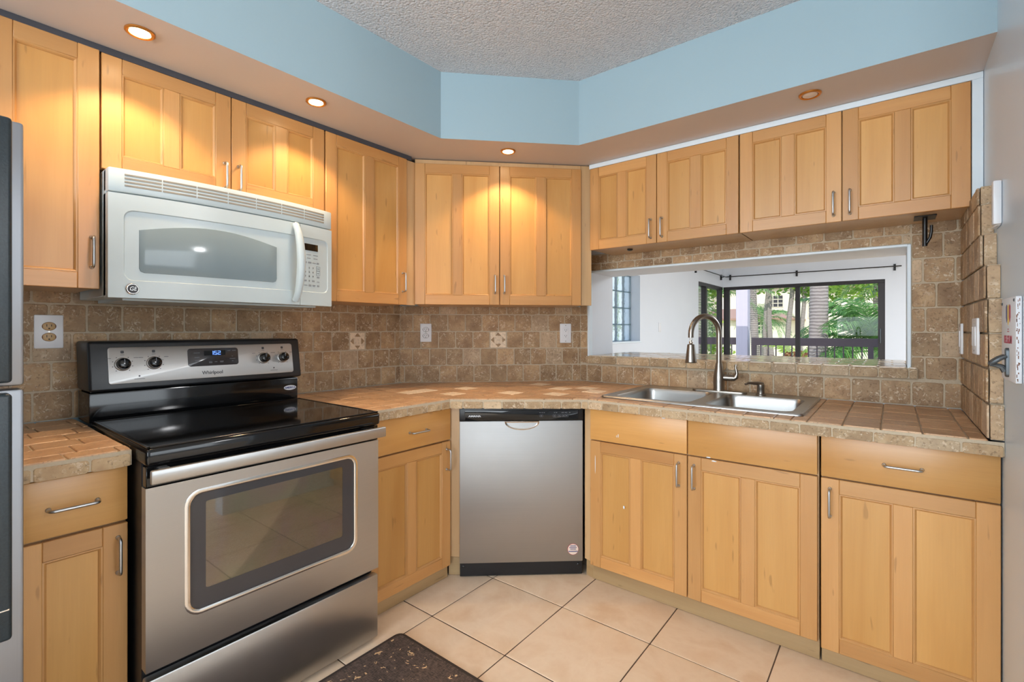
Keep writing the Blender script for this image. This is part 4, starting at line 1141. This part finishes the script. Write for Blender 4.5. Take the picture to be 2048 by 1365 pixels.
# curtain rods
def rod(label, P, Q, brk):
    o = thing('curtain_rod', label, 'curtain rod', (0, 0, 0), 0, 'black curtain rods')
    bm = BM(); tube(bm, [P, Q], .009, 8); build('rod', bm, 'black_metal', o)
    for b, nrm in brk:
        bm = BM(); tube(bm, [b, (b[0]+nrm[0], b[1]+nrm[1], b[2]-.01)], .008, 8); box(bm, b[0]+nrm[0]-.015, b[0]+nrm[0]+.015, b[1]+nrm[1]-.012, b[1]+nrm[1]+.012, b[2]-.06, b[2]+.04); build('wall_bracket', bm, 'black_metal', o)
    return o
rod('long thin black curtain rod above the wide sliding door', (-2.47, 9.62, 2.215), (.115, 9.62, 2.215), [((-2.40, 9.62, 2.215), (0, .065)), ((-1.31, 9.62, 2.215), (0, .065)), ((.03, 9.62, 2.215), (0, .065))])
rod('short thin black curtain rod on the left wall above the narrow sliding door', (-2.45, 9.60, 2.21), (-2.45, 7.95, 2.21), [((-2.45, 9.50, 2.21), (-.065, 0)), ((-2.45, 8.02, 2.21), (-.065, 0))])
for y, lb in ((6.50, 'white switch plate on the far left wall, nearer the glass block window'), (7.72, 'white switch plate on the far left wall, nearer the sliding door')):
    plate(lb, (XL+.002, y, 1.255), RA90, .08, .13, 'rocker', name='light_switch', cat='light switch')

# ================================================================== outdoors: balcony, garden, neighbours
random.seed(23)
bm = BM(); box(bm, -4.2, 4.6, 9.9, 11.45, -.18, -.03); struct(build('trim_5', bm, 'concrete'))
bm = BM(); box(bm, -2.665, -2.43, 11.22, 11.45, -.03, 3.6, .01); tag(build('balcony_post', bm, 'lilac'), 'square pale lilac post rising past the balcony railing', 'post')
def railing(label, x0, x1, posts):
    o = thing('balcony_railing', label, 'railing', (x0, 11.25, 0), 0, 'brown balcony railings'); W_ = x1-x0
    bm = BM(); box(bm, 0, W_, 0, .045, .895, 1.052, .004); build('top_board', bm, 'rail', o)
    bm = BM(); box(bm, 0, W_, .005, .04, .06, .12); build('bottom_rail', bm, 'rail', o)
    for p in posts:
        bm = BM(); box(bm, p, p+.085, .0, .085, -.03, .90, .003); build('post', bm, 'rail', o)
    x = .17
    while x < W_-.05:
        if all(abs(x-p-.04) > .07 for p in posts):
            bm = BM(); box(bm, x-.011, x+.011, .012, .034, .11, .90); build('baluster', bm, 'rail', o)
        x += .145
railing('short brown wooden balcony railing left of the pale lilac post', -3.95, -2.68, [.02])
railing('long brown wooden balcony railing right of the pale lilac post', -2.36, 1.6, [.0, 2.0, 3.8])
bm = BM(); box(bm, -60, 60, 11.6, 140, -3.0, -2.8); o = struct(build('floor.001', bm, 'lawn'))

def frond(parent, L, az, el, droop, mat, n=26, ll=.42, wd=.028, hang=.5):
    bm = BM(); P = []
    h = Vector((math.cos(az), math.sin(az), 0)); N = 14; p = Vector((0, 0, 0)); e = el
    for i in range(N+1):
        P.append(p.copy()); e = el-droop*(i/N)**1.3
        p = p+(h*math.cos(e)+Vector((0, 0, math.sin(e))))*(L/N)
    tube(bm, P, [max(.003, .02*(1-i/(N+1))) for i in range(N+1)], 5, 0, (.6, 0, .3))
    side = Vector((-h.y, h.x, 0)); fs = []
    LY = bm.loops.layers.float_color['tint']
    for i in range(n):
        f_ = .14+.86*(i+.5)/n; k = f_*N; a = int(min(N-1, k)); q = P[a].lerp(P[a+1], k-a); d = (P[a+1]-P[a]).normalized()
        l = ll*math.sin(PI*min(1, .12+.86*f_))**.7*random.uniform(.85, 1.1)
        for s in (-1, 1):
            up = side*s*.8+d*.65+Vector((0, 0, random.uniform(-.1, .25))); up.normalize()
            m = q+up*l*.5; t_ = m+(up+Vector((0, 0, -hang*1.6))).normalized()*l*.5
            wv = d*wd*.5
            vs = [bm.verts.new(x) for x in (q-wv*.5, q+wv*.5, m+wv, m-wv, t_)]
            f1 = bm.faces.new((vs[0], vs[1], vs[2], vs[3])); f2 = bm.faces.new((vs[3], vs[2], vs[4]))
            paint(bm, [f1, f2], rt())
    return build('frond', bm, mat, parent, smooth=60)
def palm(label, base, crown, rad, L, nf, mat, els=(-.3, 1.1), ll=.42, n=26, wd=.028, group=None, azs=None, hang=.5):
    o = thing('palm_tree', label, 'palm tree', base, 0, group)
    top = Vector(crown)-Vector(base)
    bm = BM(); tube(bm, [top*(i/12)+Vector((math.sin(i*.5)*.02, 0, 0)) for i in range(13)], [rad*(1.25-.3*i/12) for i in range(13)], 16); build('trunk', bm, 'bark', o)
    cr = bpy.data.objects.new('crown', None); COL.objects.link(cr); cr.parent = o; cr.location = top
    for i in range(nf):
        az = 2*PI*i/nf+random.uniform(-.25, .25) if azs is None else random.uniform(*azs)
        frond(cr, L*random.uniform(.8, 1.1), az, random.uniform(*els), random.uniform(1.0, 1.7), mat, n, ll, wd, hang)
    return o
G = -2.8
palm('tall palm with a thick ringed grey trunk close behind the balcony railing', (-1.40, 12.75, G), (-1.20, 12.85, 6.6), .165, 2.8, 9, 'frond', (-.6, .9))
palm('bushy low palm with dense dark green arching fronds right of the thick trunk', (-.10, 13.6, G), (-.28, 13.5, .75), .12, 1.9, 34, 'frond', (-.2, 1.4), .62, 36, .042)
palm('tall palm whose fronds hang in from the upper right corner', (1.5, 15.2, G), (.9, 15.0, 2.9), .13, 2.7, 18, 'frond_pale', (-.4, .9), .55, 30, .04)
palm('pale green palm showing through the narrow sliding door', (-4.6, 14.2, G), (-4.3, 14.0, 2.4), .13, 2.2, 24, 'frond_pale', (-.7, .9), .5, 28, .03)
palm('palm with yellowish fronds hanging down beside the pale lilac post', (-4.1, 20.5, G), (-4.2, 20.0, 4.9), .13, 2.6, 16, 'frond_pale', (-1.0, .5), .6, 28, .04)
palm('small blue-green palm standing in front of the cream house', (-7.6, 39, G), (-7.25, 39, 2.1), .12, 2.3, 22, 'frond', (-.6, 1.0), .6, 22, .06)
palm('low bright yellow-green palm between the thin trunks and the thick trunk', (-2.9, 21, G), (-2.9, 21, -.2), .08, 1.6, 16, 'leaf_lime', (.1, 1.3), .5, 20, .05)

def leaves(name, c, r, n, mat, parent, size=.12):
    bm = BM()
    for _ in range(n):
        while True:
            v = Vector((random.uniform(-1, 1), random.uniform(-1, 1), random.uniform(-1, 1)))
            if .25 < v.length < 1: break
        p = Vector((c[0]+v.x*r[0], c[1]+v.y*r[1], c[2]+v.z*r[2])); s = size*random.uniform(.6, 1.3)
        a = Vector((random.gauss(0, 1), random.gauss(0, 1), random.gauss(0, .6))).normalized(); b = a.cross(Vector((random.gauss(0, 1), random.gauss(0, 1), random.gauss(0, 1)))).normalized()
        vs = [bm.verts.new(p+a*s*.0), bm.verts.new(p+a*s*.5+b*s*.28), bm.verts.new(p+a*s), bm.verts.new(p+a*s*.5-b*s*.28)]
        paint(bm, [bm.faces.new(vs)], rt())
    return build(name, bm, mat, parent, smooth=0)
def tree(label, base, trunks, crowns, mat, size=.2, n=1100, group='leafy trees behind the balcony'):
    o = thing('leafy_tree', label, 'tree', base, 0, group)
    for (dx, h, r, lean) in trunks:
        bm = BM(); tube(bm, [(dx+lean*(i/8)+.05*math.sin(i*1.3+dx), 0, h*i/8) for i in range(9)], [r*(1.1-.5*i/8) for i in range(9)], 9); build('trunk', bm, 'bark', o)
    for c, r in crowns: leaves('foliage', c, r, n, mat, o, size)
    return o
tree('clump of thin pale trunks with airy foliage, seen behind the sliding door mullion', (-4.6, 28, G), [(-.75, 8, .13, .3), (-.3, 9, .15, -.2), (.25, 9, .14, .5), (.9, 8.5, .12, .3), (1.35, 8, .09, .5)], [((0, 0, 7.4), (2.6, 2, 1.6)), ((1.9, .5, 6.6), (1.6, 1.5, 1.2))], 'leaf', .26, 1500)
tree('bright green leafy tree right of the thick palm trunk', (-.6, 19.5, G), [(0, 5.5, .12, .2)], [((.2, 0, 6.0), (1.6, 1.3, 1.2)), ((1.9, .4, 5.0), (1.5, 1.2, 1.6))], 'leaf', .2, 1700)
tree('lime green tree at the left behind the pale lilac post', (-7.2, 22.5, G), [(0, 6, .14, .2)], [((.5, 0, 6.6), (1.7, 1.6, 1.3)), ((-1.6, 0, 5.5), (1.7, 1.5, 1.9))], 'leaf', .22, 1600)
tree('green tree closing the view at the far left of the garden', (-9.5, 26, G), [(0, 5, .15, 0)], [((0, 0, 5), (2.8, 1.8, 2.4)), ((1.6, 0, 2.6), (1.6, 1.4, 1.4))], 'leaf_lime', .24, 1500)
for k, (x, y, r) in enumerate(((-2.35, 17.0, .75), (-1.25, 17.6, .6))):
    o = thing('shrub', ('red-leaved shrub left of the thick palm trunk', 'red-leaved shrub right of the thick palm trunk')[k], 'shrub', (x, y, G), 0, 'red-leaved shrubs')
    bm = BM(); tube(bm, [(0, 0, 0), (0, 0, 2.0)], .05, 8); build('stem', bm, 'bark', o); leaves('foliage', (0, 0, 2.65), (r, r, .75), 900, 'leaf_red', o, .16)
# neighbouring houses
def house(label, x0, x1, y, z1, ztop, wins, dep=9, roof=True, parapet=0):
    o = thing('house', label, 'house', (x0, y, G), 0); W_ = x1-x0; H_ = z1-G
    bm = BM(); box(bm, 0, W_, 0, dep, 0, H_); build('wall', bm, 'stucco', o, smooth=0)
    bm = BM(); e = .7
    L0 = [(-e, -e), (W_+e, -e), (W_+e, dep+e), (-e, dep+e)]; tp = ztop-G; m = min(W_, dep)*.42
    A = [bm.verts.new((p[0], p[1], H_)) for p in L0]; A2 = [bm.verts.new((p[0], p[1], H_+.22)) for p in L0]
    B = [bm.verts.new(p) for p in ((m, dep*.5, tp), (W_-m, dep*.5, tp))]
    fs = [bm.faces.new(A[::-1])]+[bm.faces.new((A[i], A[(i+1) % 4], A2[(i+1) % 4], A2[i])) for i in range(4)]
    fs += [bm.faces.new((A2[0], A2[1], B[1], B[0])), bm.faces.new((A2[1], A2[2], B[1])), bm.faces.new((A2[2], A2[3], B[0], B[1])), bm.faces.new((A2[3], A2[0], B[0]))]; paint(bm, fs)
    build('roof', bm, 'roof', o, smooth=0)
    for (a, b, c, d) in wins:
        bm = BM(); box(bm, a-x0, b-x0, -.06, .1, c-G, d-G); wn_ = build('window', bm, 'charcoal', o)
        bm = BM()
        for i in range(4): xx = a-x0+(b-a)*i/3; box(bm, xx-.05, xx+.05, -.10, -.05, c-G, d-G)
        for i in range(4): zz = c-G+(d-c)*i/3; box(bm, a-x0, b-x0, -.10, -.05, zz-.05, zz+.05)
        build('glazing_bars', bm, 'stucco', wn_)
    return o
house('low cream house with terracotta roof and a gridded window, behind the small palm', -22, -9.2, 62, 2.35, 3.9, [(-12.9, -11.55, .75, 2.15), (-18.6, -16.6, .4, 2.2), (-12.4, -11.4, -2.7, -.6)])
house('taller cream house farther right, partly hidden by the thick palm trunk', -8.6, 6, 70, 6.2, 9.0, [(-8.2, -6.6, 2.7, 4.7), (-3.5, -1.5, .6, 2.4)])
house('tall pale apartment building far behind the low house', -30, -11, 88, 8.0, 12.0, [(-16.0, -13.8, 4.9, 6.8), (-20.5, -18.5, 4.9, 6.8)])
